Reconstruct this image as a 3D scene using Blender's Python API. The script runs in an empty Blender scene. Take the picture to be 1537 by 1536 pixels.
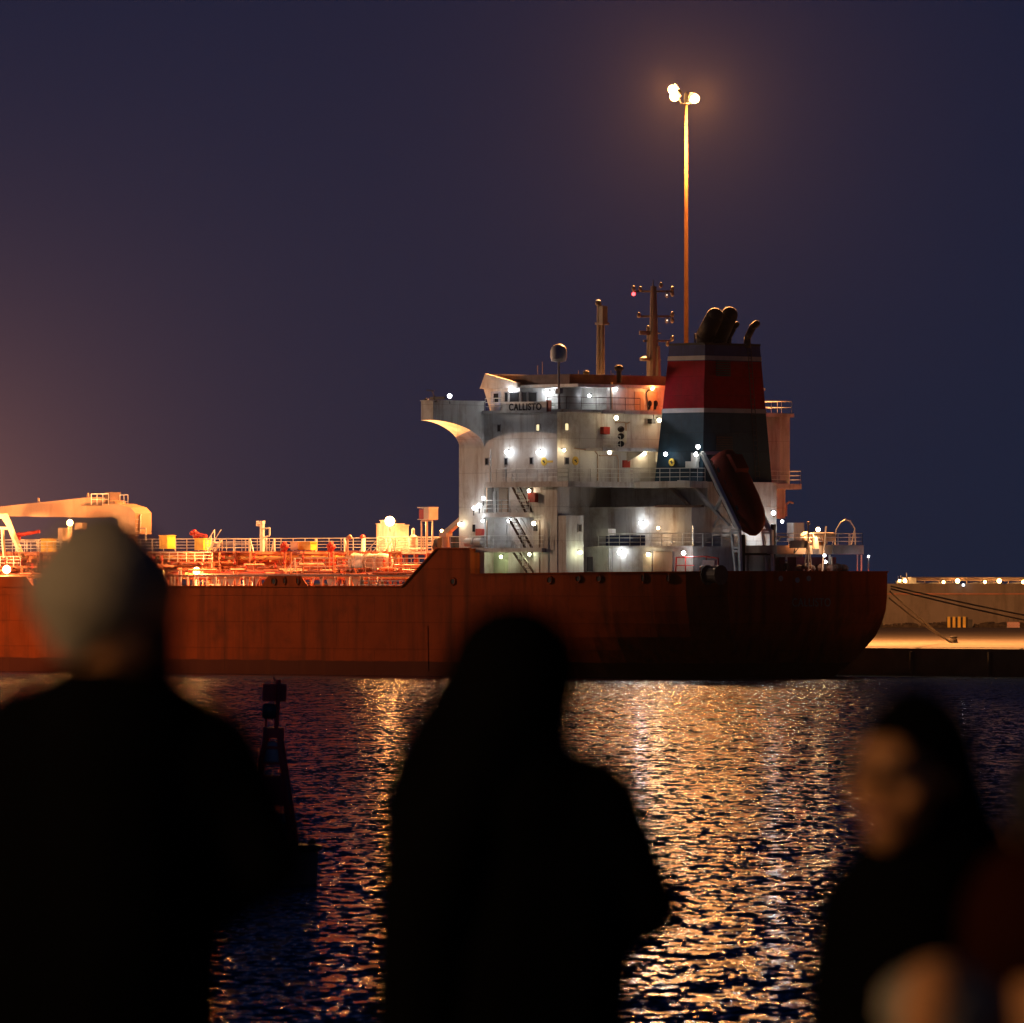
import bpy, math, random
from mathutils import Vector, Matrix
random.seed(7)
C = bpy.context.scene.collection
SC = bpy.context.scene
R = math.radians
# ---------------------------------------------------------------- camera
H = 8.3                      # eye height above the water
F = 12600.0                  # focal length in units of 1/1537 of the picture width
CX, HOR = 768.5, 870.0
cd = bpy.data.cameras.new('camera'); cam = bpy.data.objects.new('camera', cd); C.objects.link(cam)
SC.camera = cam
cam.location = (0, 0, H); cam.rotation_euler = (R(90), 0, 0)
cd.sensor_width = 36; cd.lens = 36 * F / 1537
cd.shift_y = (HOR - 768) / 1537
cd.clip_start = 0.5; cd.clip_end = 30000
cd.dof.use_dof = True; cd.dof.focus_distance = 715; cd.dof.aperture_fstop = cd.lens / 64.0
cd.dof.aperture_blades = 0
# ---------------------------------------------------------------- dusk sky
w = bpy.data.worlds.new('World'); SC.world = w; w.use_nodes = True
nt = w.node_tree; bg = nt.nodes['Background']
sky = nt.nodes.new('ShaderNodeTexSky'); sky.sky_type = 'NISHITA'; sky.sun_disc = False
sky.sun_elevation = R(35); sky.sun_rotation = R(180)
tint = nt.nodes.new('ShaderNodeMix'); tint.data_type = 'RGBA'; tint.blend_type = 'MULTIPLY'
tint.inputs[0].default_value = 1.0
tint.inputs[7].default_value = (.00075, .00172, .0047, 1)      # white balance of the night exposure
tc0 = nt.nodes.new('ShaderNodeTexCoord'); lift = nt.nodes.new('ShaderNodeVectorMath'); lift.operation = 'ADD'; lift.inputs[1].default_value = (0, 0, .075)
nt.links.new(tc0.outputs['Generated'], lift.inputs[0]); nt.links.new(lift.outputs[0], sky.inputs[0])      # the murk of the last few degrees is left to the haze
nt.links.new(sky.outputs[0], tint.inputs[6])
# skyglow of the lit port beyond the left edge: fades with the angle from it
tcw = nt.nodes.new('ShaderNodeTexCoord'); glow_out = tint.outputs[2]
gd = Vector((math.sin(R(-4.1)), math.cos(R(-4.1)), math.sin(R(.2)))).normalized()
dp = nt.nodes.new('ShaderNodeVectorMath'); dp.operation = 'DOT_PRODUCT'; nt.links.new(tcw.outputs['Generated'], dp.inputs[0]); dp.inputs[1].default_value = gd
ac = nt.nodes.new('ShaderNodeMath'); ac.operation = 'ARCCOSINE'; nt.links.new(dp.outputs['Value'], ac.inputs[0])
for wid, amp, colr in ((.80, .23, (1,.36,.14)), (2.3, .044, (1,.48,.42))):
    ml = nt.nodes.new('ShaderNodeMath'); ml.operation = 'MULTIPLY'; nt.links.new(ac.outputs[0], ml.inputs[0]); ml.inputs[1].default_value = -1/R(wid)
    ex = nt.nodes.new('ShaderNodeMath'); ex.operation = 'EXPONENT'; nt.links.new(ml.outputs[0], ex.inputs[0])
    am = nt.nodes.new('ShaderNodeVectorMath'); am.operation = 'SCALE'; am.inputs[0].default_value = [c*amp for c in colr]; nt.links.new(ex.outputs[0], am.inputs['Scale'])
    ad = nt.nodes.new('ShaderNodeVectorMath'); ad.operation = 'ADD'; nt.links.new(glow_out, ad.inputs[0]); nt.links.new(am.outputs[0], ad.inputs[1]); glow_out = ad.outputs[0]
nt.links.new(glow_out, bg.inputs[0])
bg.inputs[1].default_value = 1.0
SC.render.engine = 'CYCLES'
SC.view_settings.view_transform = 'Standard'; SC.view_settings.look = 'None'
SC.view_settings.exposure = 0.0; SC.view_settings.gamma = 1.0; SC.view_settings.use_curve_mapping = False
SC.cycles.use_denoising = True; SC.cycles.denoiser = 'OPENIMAGEDENOISE'; SC.cycles.denoising_input_passes = 'RGB_ALBEDO_NORMAL'; SC.cycles.denoising_prefilter = 'ACCURATE'
SC.cycles.volume_bounces = 0
SC.cycles.max_bounces = 5; SC.cycles.diffuse_bounces = 2; SC.cycles.glossy_bounces = 3
SC.cycles.sample_clamp_indirect = 4
SC.cycles.sample_clamp_direct = 60
SODIUM = (1.0, 0.39, 0.11); WARM = (1.0, 0.62, 0.30); COOL = (0.86, 0.92, 1.0); GREENISH = (0.95, 1.0, 0.62); CREAM = (1.0, 0.70, 0.36)
# ---------------------------------------------------------------- helpers
class MB:
    def __init__(s): s.v = []; s.f = []; s.m = []; s.cm = 0; s.calls = []
    def add(s, vs, fs):
        b = len(s.v); s.calls.append(([tuple(v) for v in vs], [list(f) for f in fs])); s.v += [tuple(v) for v in vs]
        for f in fs: s.f.append([i + b for i in f]); s.m.append(s.cm)
    def box(s, x0, x1, y0, y1, z0, z1):
        x0, x1 = min(x0, x1), max(x0, x1); y0, y1 = min(y0, y1), max(y0, y1); z0, z1 = min(z0, z1), max(z0, z1)
        s.add([(x0,y0,z0),(x1,y0,z0),(x1,y1,z0),(x0,y1,z0),(x0,y0,z1),(x1,y0,z1),(x1,y1,z1),(x0,y1,z1)],
              [(0,3,2,1),(4,5,6,7),(0,1,5,4),(1,2,6,5),(2,3,7,6),(3,0,4,7)])
    def prism(s, pts, d):
        d = Vector(d); n = len(pts); a = [Vector(p) for p in pts]; b = [p + d for p in a]
        s.add(a + b, [list(range(n))[::-1], list(range(n, 2*n))] + [(i, (i+1) % n, n + (i+1) % n, n + i) for i in range(n)])
    def bar(s, p, q, w, h, up=(0,0,1)):
        p = Vector(p); q = Vector(q); d = (q - p).normalized(); u = Vector(up)
        if abs(d.dot(u)) > .98: u = Vector((1,0,0))
        a = d.cross(u).normalized() * (w/2); b = a.cross(d).normalized() * (h/2)
        s.add([p-a-b, p+a-b, p+a+b, p-a+b, q-a-b, q+a-b, q+a+b, q-a+b],
              [(0,1,2,3),(7,6,5,4),(0,4,5,1),(1,5,6,2),(2,6,7,3),(3,7,4,0)])
    def tube(s, p, q, r0, r1=None, n=6, cap=True):
        r1 = r0 if r1 is None else r1
        p = Vector(p); q = Vector(q); d = (q-p).normalized()
        u = Vector((0,0,1)) if abs(d.z) < .9 else Vector((1,0,0))
        a = d.cross(u).normalized(); b = d.cross(a)
        vs = []
        for c, r in ((p, r0), (q, r1)):
            for k in range(n):
                t = 2*math.pi*k/n; vs.append(c + a*r*math.cos(t) + b*r*math.sin(t))
        fs = [(k, (k+1) % n, n+(k+1) % n, n+k) for k in range(n)]
        if cap: fs += [list(range(n))[::-1], list(range(n, 2*n))]
        s.add(vs, fs)
    def path(s, pts, r, n=6):
        for a, b in zip(pts, pts[1:]): s.tube(a, b, r, r, n)
    def capsule(s, p, q, r0, r1, n=14):
        s.tube(p, q, r0, r1, n, True); s.ball(p, r0, n, n//2); s.ball(q, r1, n, n//2)
    def ball(s, c, r, nu=12, nv=8, sc=(1,1,1), rot=None):
        c = Vector(c); vs = []; fs = []
        for j in range(nv+1):
            ph = math.pi*j/nv
            for i in range(nu):
                th = 2*math.pi*i/nu
                v = Vector((math.sin(ph)*math.cos(th)*r*sc[0], math.sin(ph)*math.sin(th)*r*sc[1], math.cos(ph)*r*sc[2]))
                if rot is not None: v = rot @ v
                vs.append(c + v)
        for j in range(nv):
            for i in range(nu):
                fs.append((j*nu+i, (j+1)*nu+i, (j+1)*nu+(i+1) % nu, j*nu+(i+1) % nu))
        s.add(vs, fs)
    def lathe(s, prof, c, n=16):
        c = Vector(c); vs = []; fs = []
        for r, z in prof:
            for i in range(n):
                th = 2*math.pi*i/n; vs.append(c + Vector((r*math.cos(th), r*math.sin(th), z)))
        for j in range(len(prof)-1):
            for i in range(n): fs.append((j*n+i, j*n+(i+1) % n, (j+1)*n+(i+1) % n, (j+1)*n+i))
        fs += [list(range(n))[::-1], list(range((len(prof)-1)*n, len(prof)*n))]
        s.add(vs, fs)
    def grid(s, rows, closed=False):
        n = len(rows[0]); vs = [p for r in rows for p in r]; fs = []
        for j in range(len(rows)-1):
            for i in range(n if closed else n-1):
                fs.append((j*n+i, j*n+(i+1) % n, (j+1)*n+(i+1) % n, (j+1)*n+i))
        s.add(vs, fs)
    def build(s, name, mats, parent=None, smooth=False, label=None):
        me = bpy.data.meshes.new(name); me.from_pydata(s.v, [], s.f)
        if not isinstance(mats, (list, tuple)): mats = [mats]
        for m in mats: me.materials.append(m)
        if len(mats) > 1: me.polygons.foreach_set('material_index', s.m)
        if smooth: me.polygons.foreach_set('use_smooth', [True]*len(s.f))
        me.update()
        o = bpy.data.objects.new(name, me); C.objects.link(o)
        if parent is not None: o.parent = parent
        if label: o['label'] = label
        return o
def pieces(b, name, m, parent, k=1):      # every k shapes of the builder become one object of their own
    for i in range(0, len(b.calls), k):
        q = MB()
        for vs, fs in b.calls[i:i+k]: q.add(vs, fs)
        q.build(name, m, parent)
def tag(o, label=None, cat=None, group=None, kind=None):
    if label: o['label'] = label
    if cat: o['category'] = cat
    if group: o['group'] = group
    if kind: o['kind'] = kind
    return o
def empty(name, loc, rz=0, label=None, cat=None, group=None):
    o = bpy.data.objects.new(name, None); C.objects.link(o); o.location = loc; o.rotation_euler = (0,0,rz)
    o.empty_display_size = .5
    return tag(o, label, cat, group)
# ---------------------------------------------------------------- materials
def mat(name, col, rough=.55, metal=0.0, var=.25, scale=1.5, stretch=(1,1,1), dirt=None, dirt_amt=.5, bump=.0, bscale=20, spec=.4, streak=None):
    m = bpy.data.materials.new(name); m.use_nodes = True; n = m.node_tree; b = n.nodes['Principled BSDF']; L = n.links.new
    b.inputs['Roughness'].default_value = rough; b.inputs['Metallic'].default_value = metal
    b.inputs['Specular IOR Level'].default_value = spec
    tc = n.nodes.new('ShaderNodeTexCoord'); mp = n.nodes.new('ShaderNodeMapping'); L(tc.outputs['Object'], mp.inputs[0])
    mp.inputs['Scale'].default_value = stretch
    nz = n.nodes.new('ShaderNodeTexNoise'); nz.inputs['Scale'].default_value = scale; nz.inputs['Detail'].default_value = 5
    L(mp.outputs[0], nz.inputs['Vector'])
    hsv = n.nodes.new('ShaderNodeHueSaturation'); hsv.inputs['Color'].default_value = (*col, 1)
    mr = n.nodes.new('ShaderNodeMapRange'); L(nz.outputs[0], mr.inputs[0])
    mr.inputs[1].default_value = .3; mr.inputs[2].default_value = .7; mr.inputs[3].default_value = 1-var; mr.inputs[4].default_value = 1+var
    L(mr.outputs[0], hsv.inputs['Value']); out = hsv.outputs[0]
    if dirt is not None:
        for k, (st, sc_, lo) in enumerate((((1.0, 1.0, .14), .9, .55), ((.5, .5, .5), .6, .58))):
            mp2 = n.nodes.new('ShaderNodeMapping'); L(tc.outputs['Object'], mp2.inputs[0]); mp2.inputs['Scale'].default_value = st
            n2 = n.nodes.new('ShaderNodeTexNoise'); n2.inputs['Scale'].default_value = sc_; n2.inputs['Detail'].default_value = 7; n2.inputs['Roughness'].default_value = .7
            L(mp2.outputs[0], n2.inputs['Vector'])
            m2 = n.nodes.new('ShaderNodeMapRange'); L(n2.outputs[0], m2.inputs[0]); m2.inputs[1].default_value = lo-.06; m2.inputs[2].default_value = lo+.14
            m2.inputs[3].default_value = 0; m2.inputs[4].default_value = dirt_amt
            mx = n.nodes.new('ShaderNodeMix'); mx.data_type = 'RGBA'; L(m2.outputs[0], mx.inputs[0]); L(out, mx.inputs[6]); mx.inputs[7].default_value = (*dirt, 1)
            out = mx.outputs[2]
    L(out, b.inputs['Base Color'])
    if bump:
        nb = n.nodes.new('ShaderNodeTexNoise'); nb.inputs['Scale'].default_value = bscale; nb.inputs['Detail'].default_value = 4
        L(mp.outputs[0], nb.inputs['Vector']); bp = n.nodes.new('ShaderNodeBump'); bp.inputs['Strength'].default_value = bump; bp.inputs['Distance'].default_value = .05
        L(nb.outputs[0], bp.inputs['Height']); L(bp.outputs[0], b.inputs['Normal'])
    return m
def emit(name, col, strength):
    m = bpy.data.materials.new(name); m.use_nodes = True; n = m.node_tree; b = n.nodes['Principled BSDF']
    b.inputs['Base Color'].default_value = (.6,.6,.6,1); b.inputs['Emission Color'].default_value = (*col, 1); b.inputs['Emission Strength'].default_value = strength
    return m
M = dict(
 white=mat('white_ship_paint', (.62,.60,.56), .5, var=.10, scale=.5, dirt=(.25,.155,.09), dirt_amt=.72, bump=.15, bscale=1.2),
 pale=mat('pale_rail_paint', (.68,.66,.60), .5, var=.1),
 tan=mat('buff_paint', (.52,.37,.26), .5, var=.15, scale=.6, dirt=(.30,.17,.09), dirt_amt=.5),
 deck=mat('red_deck_paint', (.30,.10,.055), .7, var=.35, scale=.8, dirt=(.12,.05,.03), dirt_amt=.5),
 pipe=mat('red_brown_pipe_paint', (.34,.115,.06), .5, var=.3, scale=1.2),
 pipeo=mat('ochre_pipe_paint', (.50,.28,.09), .5, var=.3, scale=1.2),
 crane=mat('crane_paint', (.34,.20,.12), .5, var=.12, scale=.6, dirt=(.2,.10,.05), dirt_amt=.5),
 red=mat('red_paint', (.42,.035,.025), .45, var=.2),
 yellow=mat('yellow_paint', (.72,.46,.05), .5, var=.15),
 dark=mat('dark_grey_steel', (.035,.033,.032), .6, var=.3),
 brown=mat('dark_brown_roof_paint', (.085,.045,.035), .7, var=.3),
 black=mat('soot_black', (.012,.011,.011), .75, var=.3),
 grey=mat('grey_paint', (.26,.25,.25), .55, var=.2),
 fblue=mat('funnel_blue', (.028,.042,.13), .6, spec=.12, var=.12, dirt=(.03,.03,.04), dirt_amt=.4),
 fred=mat('funnel_red', (.20,.0035,.010), .6, spec=.03, var=.12, dirt=(.12,.015,.015), dirt_amt=.4),
 fteal=mat('funnel_teal', (.016,.042,.062), .6, spec=.12, var=.12, dirt=(.02,.04,.05), dirt_amt=.4),
 fwhite=mat('funnel_white', (.26,.25,.25), .5, var=.12),
 boat=mat('lifeboat_red', (.15,.017,.009), .75, spec=.1, var=.12),
 glass=mat('dark_window_glass', (.02,.022,.025), .08, var=.0, spec=.6),
 tarp=mat('blue_tarpaulin', (.02,.03,.085), .8, var=.3, bump=.5, bscale=3),
 concrete=mat('wall_concrete', (.18,.15,.12), .85, var=.2, scale=.25, dirt=(.09,.07,.05), dirt_amt=.55, bump=.3, bscale=1.0),
 quay=mat('quay_concrete', (.125,.100,.076), .85, var=.22, scale=.12, dirt=(.07,.06,.045), dirt_amt=.6, bump=.3, bscale=.8),
 quaydark=mat('wet_quay_face', (.035,.028,.022), .8, var=.4, scale=.6, bump=.6, bscale=2),
 rope=mat('mooring_rope', (.05,.04,.03), .9, var=.2),
 mastpole=mat('weathered_mast_steel', (.045,.020,.0065), .8, spec=.05, var=.15),
 galv=mat('galvanised_steel', (.10,.088,.078), .5, metal=.2, var=.12, scale=.7),
)
def hull_material():
    m = mat('hull_paint', (.30,.043,.005), .65, spec=.04, var=.14, scale=.35, dirt=(.11,.022,.006), dirt_amt=.6, bump=.25, bscale=.45)
    n = m.node_tree; b = n.nodes['Principled BSDF']; L = n.links.new
    src = b.inputs['Base Color'].links[0].from_socket
    tc = n.nodes.new('ShaderNodeTexCoord'); sp = n.nodes.new('ShaderNodeSeparateXYZ'); L(tc.outputs['Object'], sp.inputs[0])
    nz = n.nodes.new('ShaderNodeTexNoise'); nz.inputs['Scale'].default_value = .5; L(tc.outputs['Object'], nz.inputs['Vector'])
    ad = n.nodes.new('ShaderNodeMath'); ad.operation = 'MULTIPLY_ADD'; L(nz.outputs[0], ad.inputs[0]); ad.inputs[1].default_value = .25; L(sp.outputs[2], ad.inputs[2])
    mr = n.nodes.new('ShaderNodeMapRange'); L(ad.outputs[0], mr.inputs[0]); mr.inputs[1].default_value = 1.33; mr.inputs[2].default_value = 1.43; mr.inputs[3].default_value = 1; mr.inputs[4].default_value = 0
    mx = n.nodes.new('ShaderNodeMix'); mx.data_type = 'RGBA'; L(mr.outputs[0], mx.inputs[0]); L(src, mx.inputs[6]); mx.inputs[7].default_value = (.10,.018,.006,1)
    # run-down rust streaks
    mp = n.nodes.new('ShaderNodeMapping'); L(tc.outputs['Object'], mp.inputs[0]); mp.inputs['Scale'].default_value = (.9,.9,.035)
    ns = n.nodes.new('ShaderNodeTexNoise'); ns.inputs['Scale'].default_value = 1.0; ns.inputs['Detail'].default_value = 6; L(mp.outputs[0], ns.inputs['Vector'])
    m3 = n.nodes.new('ShaderNodeMapRange'); L(ns.outputs[0], m3.inputs[0]); m3.inputs[1].default_value = .52; m3.inputs[2].default_value = .72; m3.inputs[4].default_value = .75
    mx2 = n.nodes.new('ShaderNodeMix'); mx2.data_type = 'RGBA'; L(m3.outputs[0], mx2.inputs[0]); L(mx.outputs[2], mx2.inputs[6]); mx2.inputs[7].default_value = (.12,.024,.006,1)
    L(mx2.outputs[2], b.inputs['Base Color'])
    return m
M['hull'] = hull_material()
def seams(m, w, h, dist, axes=('x','z')):
    n = m.node_tree; L = n.links.new; b = n.nodes['Principled BSDF']
    tc = n.nodes.new('ShaderNodeTexCoord'); sp = n.nodes.new('ShaderNodeSeparateXYZ'); L(tc.outputs['Object'], sp.inputs[0])
    cb = n.nodes.new('ShaderNodeCombineXYZ'); ad = n.nodes.new('ShaderNodeMath'); ad.operation = 'ADD'; L(sp.outputs[0], ad.inputs[0]); L(sp.outputs[1], ad.inputs[1]); L(ad.outputs[0], cb.inputs[0]); L(sp.outputs[2], cb.inputs[1])
    br = n.nodes.new('ShaderNodeTexBrick'); L(cb.outputs[0], br.inputs['Vector']); br.inputs['Scale'].default_value = 1; br.inputs['Brick Width'].default_value = w; br.inputs['Row Height'].default_value = h; br.inputs['Mortar Size'].default_value = .035; br.inputs['Mortar Smooth'].default_value = .4
    bp = n.nodes.new('ShaderNodeBump'); bp.inputs['Strength'].default_value = .8; bp.inputs['Distance'].default_value = dist; L(br.outputs['Fac'], bp.inputs['Height'])
    if b.inputs['Normal'].links: L(b.inputs['Normal'].links[0].from_socket, bp.inputs['Normal'])
    L(bp.outputs[0], b.inputs['Normal'])
    src = b.inputs['Base Color'].links[0].from_socket; mx = n.nodes.new('ShaderNodeMix'); mx.data_type = 'RGBA'; mx.blend_type = 'MULTIPLY'
    fm = n.nodes.new('ShaderNodeMath'); fm.operation = 'MULTIPLY'; L(br.outputs['Fac'], fm.inputs[0]); fm.inputs[1].default_value = .35; L(fm.outputs[0], mx.inputs[0]); L(src, mx.inputs[6]); mx.inputs[7].default_value = (.35,.3,.28,1); L(mx.outputs[2], b.inputs['Base Color'])
seams(M['hull'], 9.5, 2.3, .03); seams(M['white'], 4.2, 2.9, .015)
for k_ in ('fblue','fred','fteal'): seams(M[k_], 3.0, 1.6, .02)
def lens(name, col, k): return emit(name, col, k)
LENS = {'S': lens('sodium_lamp_glass', (1,.50,.16), 40), 'W': lens('warm_lamp_glass', (1,.66,.36), 30), 'C': lens('white_lamp_glass', (.90,.95,1), 25),
        'G': lens('greenish_lamp_glass', (.98,1,.62), 14), 'K': lens('cream_lamp_glass', (1,.87,.62), 18), 'R': lens('red_lamp_glass', (1,.04,.05), 8)}
LCOL = {'S': SODIUM, 'W': WARM, 'C': COOL, 'G': GREENISH, 'K': CREAM, 'R': (1,.05,.05)}
M['winlit'] = emit('lit_window_pane', (1,.80,.42), 1.1)
M['green_lit'] = mat('green_lamplight_tone', (.50,.56,.40), .5, var=.1)  # green lamplight of the stair-well room put into the wall colour
# ---------------------------------------------------------------- haze: thin night air, lit by the lamps
def haze():
    b = MB(); b.box(-700, 700, -40, 1900, -5, 74)
    m = bpy.data.materials.new('thin_haze'); m.use_nodes = True; n = m.node_tree; n.nodes.clear()
    o = n.nodes.new('ShaderNodeOutputMaterial'); v = n.nodes.new('ShaderNodeVolumePrincipled')
    v.inputs['Color'].default_value = (.9,.85,.85,1); v.inputs['Density'].default_value = HAZE; v.inputs['Anisotropy'].default_value = 0.1
    n.links.new(v.outputs[0], o.inputs['Volume'])
    tag(b.build('haze', m), kind='stuff', label='thin lamp-lit haze in the night air')
HAZE = 1.25e-5
haze()
def point(name, loc, col, power, r=.15, parent=None):
    l = bpy.data.lights.new(name, 'POINT'); l.color = col; l.energy = power; l.shadow_soft_size = r
    o = bpy.data.objects.new(name, l); C.objects.link(o); o.location = loc
    if parent is not None: o.parent = parent
    return o
# ---------------------------------------------------------------- places
cq = math.sqrt(.5)
X0, Y0 = (1213-CX)*710/F, 710.0           # foot of the transom on the centre line
def W(px, py, Y): return Vector(((px-CX)*Y/F, Y, H+(HOR-py)*Y/F))
def S2W(s, t, z=0): return Vector((X0-cq*s-cq*t, Y0+cq*s-cq*t, z))
def on_t(px, py, t):                       # ship coordinates on a plane t = const
    u = (px-CX)/F; s = (X0-cq*t-u*Y0+u*cq*t)/(cq*(1+u)); Y = Y0+cq*s-cq*t
    return Vector((s, t, H+(HOR-py)*Y/F))
def on_s(px, py, s):
    u = (px-CX)/F; t = (X0-cq*s-u*Y0-u*cq*s)/(cq*(1-u)); Y = Y0+cq*s-cq*t
    return Vector((s, t, H+(HOR-py)*Y/F))
# ---------------------------------------------------------------- water
def water():
    b = MB(); b.add([(-4000,20,0),(4000,20,0),(4000,16000,0),(-4000,16000,0)], [(0,1,2,3)])
    m = bpy.data.materials.new('harbour_water'); m.use_nodes = True; n = m.node_tree; p = n.nodes['Principled BSDF']; L = n.links.new
    p.inputs['Base Color'].default_value = (.004,.010,.028,1); p.inputs['Roughness'].default_value = .05; p.inputs['IOR'].default_value = 1.33
    geo = n.nodes.new('ShaderNodeNewGeometry')
    acc = None
    # facet slopes of wind ripples: several wavelengths, long crests across the wind
    for sc_, amp, st, det in ((.45, .34, (.8,.42,1), 1), (1.9, .95, (1,.34,1), 0), (5.6, 1.05, (1,.28,1), 0)):
        mp = n.nodes.new('ShaderNodeMapping'); L(geo.outputs['Position'], mp.inputs[0]); mp.inputs['Scale'].default_value = st; mp.inputs['Rotation'].default_value = (0,0,.12)
        nz = n.nodes.new('ShaderNodeTexNoise'); nz.inputs['Scale'].default_value = sc_; nz.inputs['Detail'].default_value = det; nz.inputs['Roughness'].default_value = .55
        L(mp.outputs[0], nz.inputs['Vector'])
        su = n.nodes.new('ShaderNodeVectorMath'); su.operation = 'SUBTRACT'; L(nz.outputs['Color'], su.inputs[0]); su.inputs[1].default_value = (.5,.5,.5)
        ml = n.nodes.new('ShaderNodeVectorMath'); ml.operation = 'MULTIPLY'; L(su.outputs[0], ml.inputs[0]); ml.inputs[1].default_value = (amp*.64, amp*.72, 0)
        if acc is None: acc = ml.outputs[0]
        else:
            a = n.nodes.new('ShaderNodeVectorMath'); a.operation = 'ADD'; L(acc, a.inputs[0]); L(ml.outputs[0], a.inputs[1]); acc = a.outputs[0]
    a = n.nodes.new('ShaderNodeVectorMath'); a.operation = 'ADD'; L(acc, a.inputs[0]); a.inputs[1].default_value = (0,-.10,1)
    nn = n.nodes.new('ShaderNodeVectorMath'); nn.operation = 'NORMALIZE'; L(a.outputs[0], nn.inputs[0])
    L(nn.outputs[0], p.inputs['Normal'])
    tag(b.build('water', m), kind='structure')
water()
# ---------------------------------------------------------------- far quay, sea wall
QZ = 2.49
def far_quay():
    e = [S2W(-150,-15.6), S2W(230,-15.6)]
    pts = [(e[0].x, e[0].y), (260, e[0].y), (260, 1040), (-260, 1040), (-260, e[1].y), (e[1].x, e[1].y)]
    b = MB(); b.prism([(x, y, -2) for x, y in pts], (0,0,QZ+2)); q = tag(b.build('quay', M['quay']), kind='structure')
    d = (e[1]-e[0]).normalized(); nrm = Vector((-cq,-cq,0))
    f = MB()                                                   # dark wet facing and rounded coping along the edge
    a0 = e[0]+nrm*.02; a1 = e[1]+nrm*.02
    f.prism([a0+Vector((0,0,-2)), a0+Vector((0,0,QZ-.02)), a0+nrm*.25+Vector((0,0,QZ-.12)), a0+nrm*.3+Vector((0,0,-2))], a1-a0)
    f.build('quay_facing', M['quaydark'], q)
    for k in range(40):                                        # fender piles
        s = -142+k*9.0; p = S2W(s,-15.6)+nrm*.36
        g = MB(); g.tube(p+Vector((0,0,-1)), p+Vector((0,0,QZ-.4)), .22, .22, 8); g.build('fender', M['black'], q)
far_quay()
WY = 1017.0
def sea_wall():
    root = empty('sea_wall', (0, WY, QZ), 0, 'long tan concrete wall of sloping panels behind the lit quay at right', 'wall')
    k0 = -14
    x0 = (1388-CX)*WY/F; step = 59*WY/F
    for k in range(-16, 16):
        a = x0+k*step; b = MB(); y = 0.0
        dy = random.uniform(-.02, .02)
        b.prism([(a+.05, -.75+dy, -.3), (a+.05, 0+dy, 5.30), (a+.05, .9, 5.30), (a+.05, .9, -.3)], (step-.10, 0, 0))
        b.build('panel', M['concrete'], root)
        g = MB(); g.prism([(a-.16, -1.0, -.3), (a-.16, -.18, 5.1), (a-.16, .2, 5.1), (a-.16, .2, -.3)], (.32, 0, 0)); g.build('buttress', M['concrete'], root)
    b = MB(); b.box(x0-16*step, x0+16*step, .05, .8, -.3, 5.2); b.build('core', M['concrete'], root)
    b = MB(); b.box(x0-16*step, x0+16*step, -.34, -.10, 3.98, 4.14); b.build('pipe_rail', M['pipe'], root, label='thin rust-red service pipe along the wall')
    for k in range(3):
        pass
sea_wall()
def rubble():
    rnd = random.Random(3); b = MB()
    for k in range(900):
        x = rnd.uniform(-25, 75); y = rnd.uniform(WY-4.5, WY-1.1); r = rnd.uniform(.12, .55)*(1 if y > WY-3.2 else .6)
        z = QZ + .05
        vs = []
        for j in range(8):
            vs.append((x+(1 if j & 1 else -1)*r*rnd.uniform(.5,1.1), y+(1 if j & 2 else -1)*r*rnd.uniform(.5,1.0), z+(r*rnd.uniform(.5,1.3) if j & 4 else -.1)))
        b.add(vs, [(0,2,3,1),(4,5,7,6),(0,1,5,4),(1,3,7,5),(3,2,6,7),(2,0,4,6)])
    tag(b.build('rubble', mat('dark_rubble', (.055,.04,.03), .9, var=.4, scale=2)), kind='stuff', label='low bank of dark rubble along the foot of the sea wall')
rubble()
def barriers():
    p = W(1436, 941, WY-5.5); z0 = QZ
    r = empty('striped_barrier', (p.x, p.y, z0), 0, 'barrier of upright yellow and black stripes at the foot of the sea wall', 'barrier')
    wd = .33
    b = MB(); b.box(-1.22, 1.35, -.10, .25, 0, 1.25); b.build('core', M['black'], r)
    for k in range(4):
        b = MB(); x = -1.12+k*.62; b.box(x, x+wd, -.16, -.103, .02, 1.32); b.build('yellow_stripe', M['yellow'], r)
    b = MB(); b.box(1.36, 1.9, -.1, .5, 0, 1.0); b.build('end_block', M['dark'], r)
    p = W(1521, 940, WY-5.5)
    r = empty('checkered_barrier', (p.x, p.y, z0), 0, 'low red and white checked barrier with thin posts at the right end of the wall', 'barrier')
    b = MB(); b.box(-.76, .76, -.05, .12, 0, .68); b.build('board', mat('barrier_white', (.6,.57,.52), .5), r)
    b = MB()
    for i in range(9):
        for j in range(4):
            if (i+j) % 2: b.box(-.76+i*.169, -.76+(i+1)*.169, -.056, -.0505, j*.17, (j+1)*.17)
    b.build('red_check', M['red'], r)
    for x in (-.6, 0, .55):
        b = MB(); b.tube((x, .03, .6), (x, .03, 1.15), .03); b.build('post', M['dark'], r)
barriers()
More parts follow.
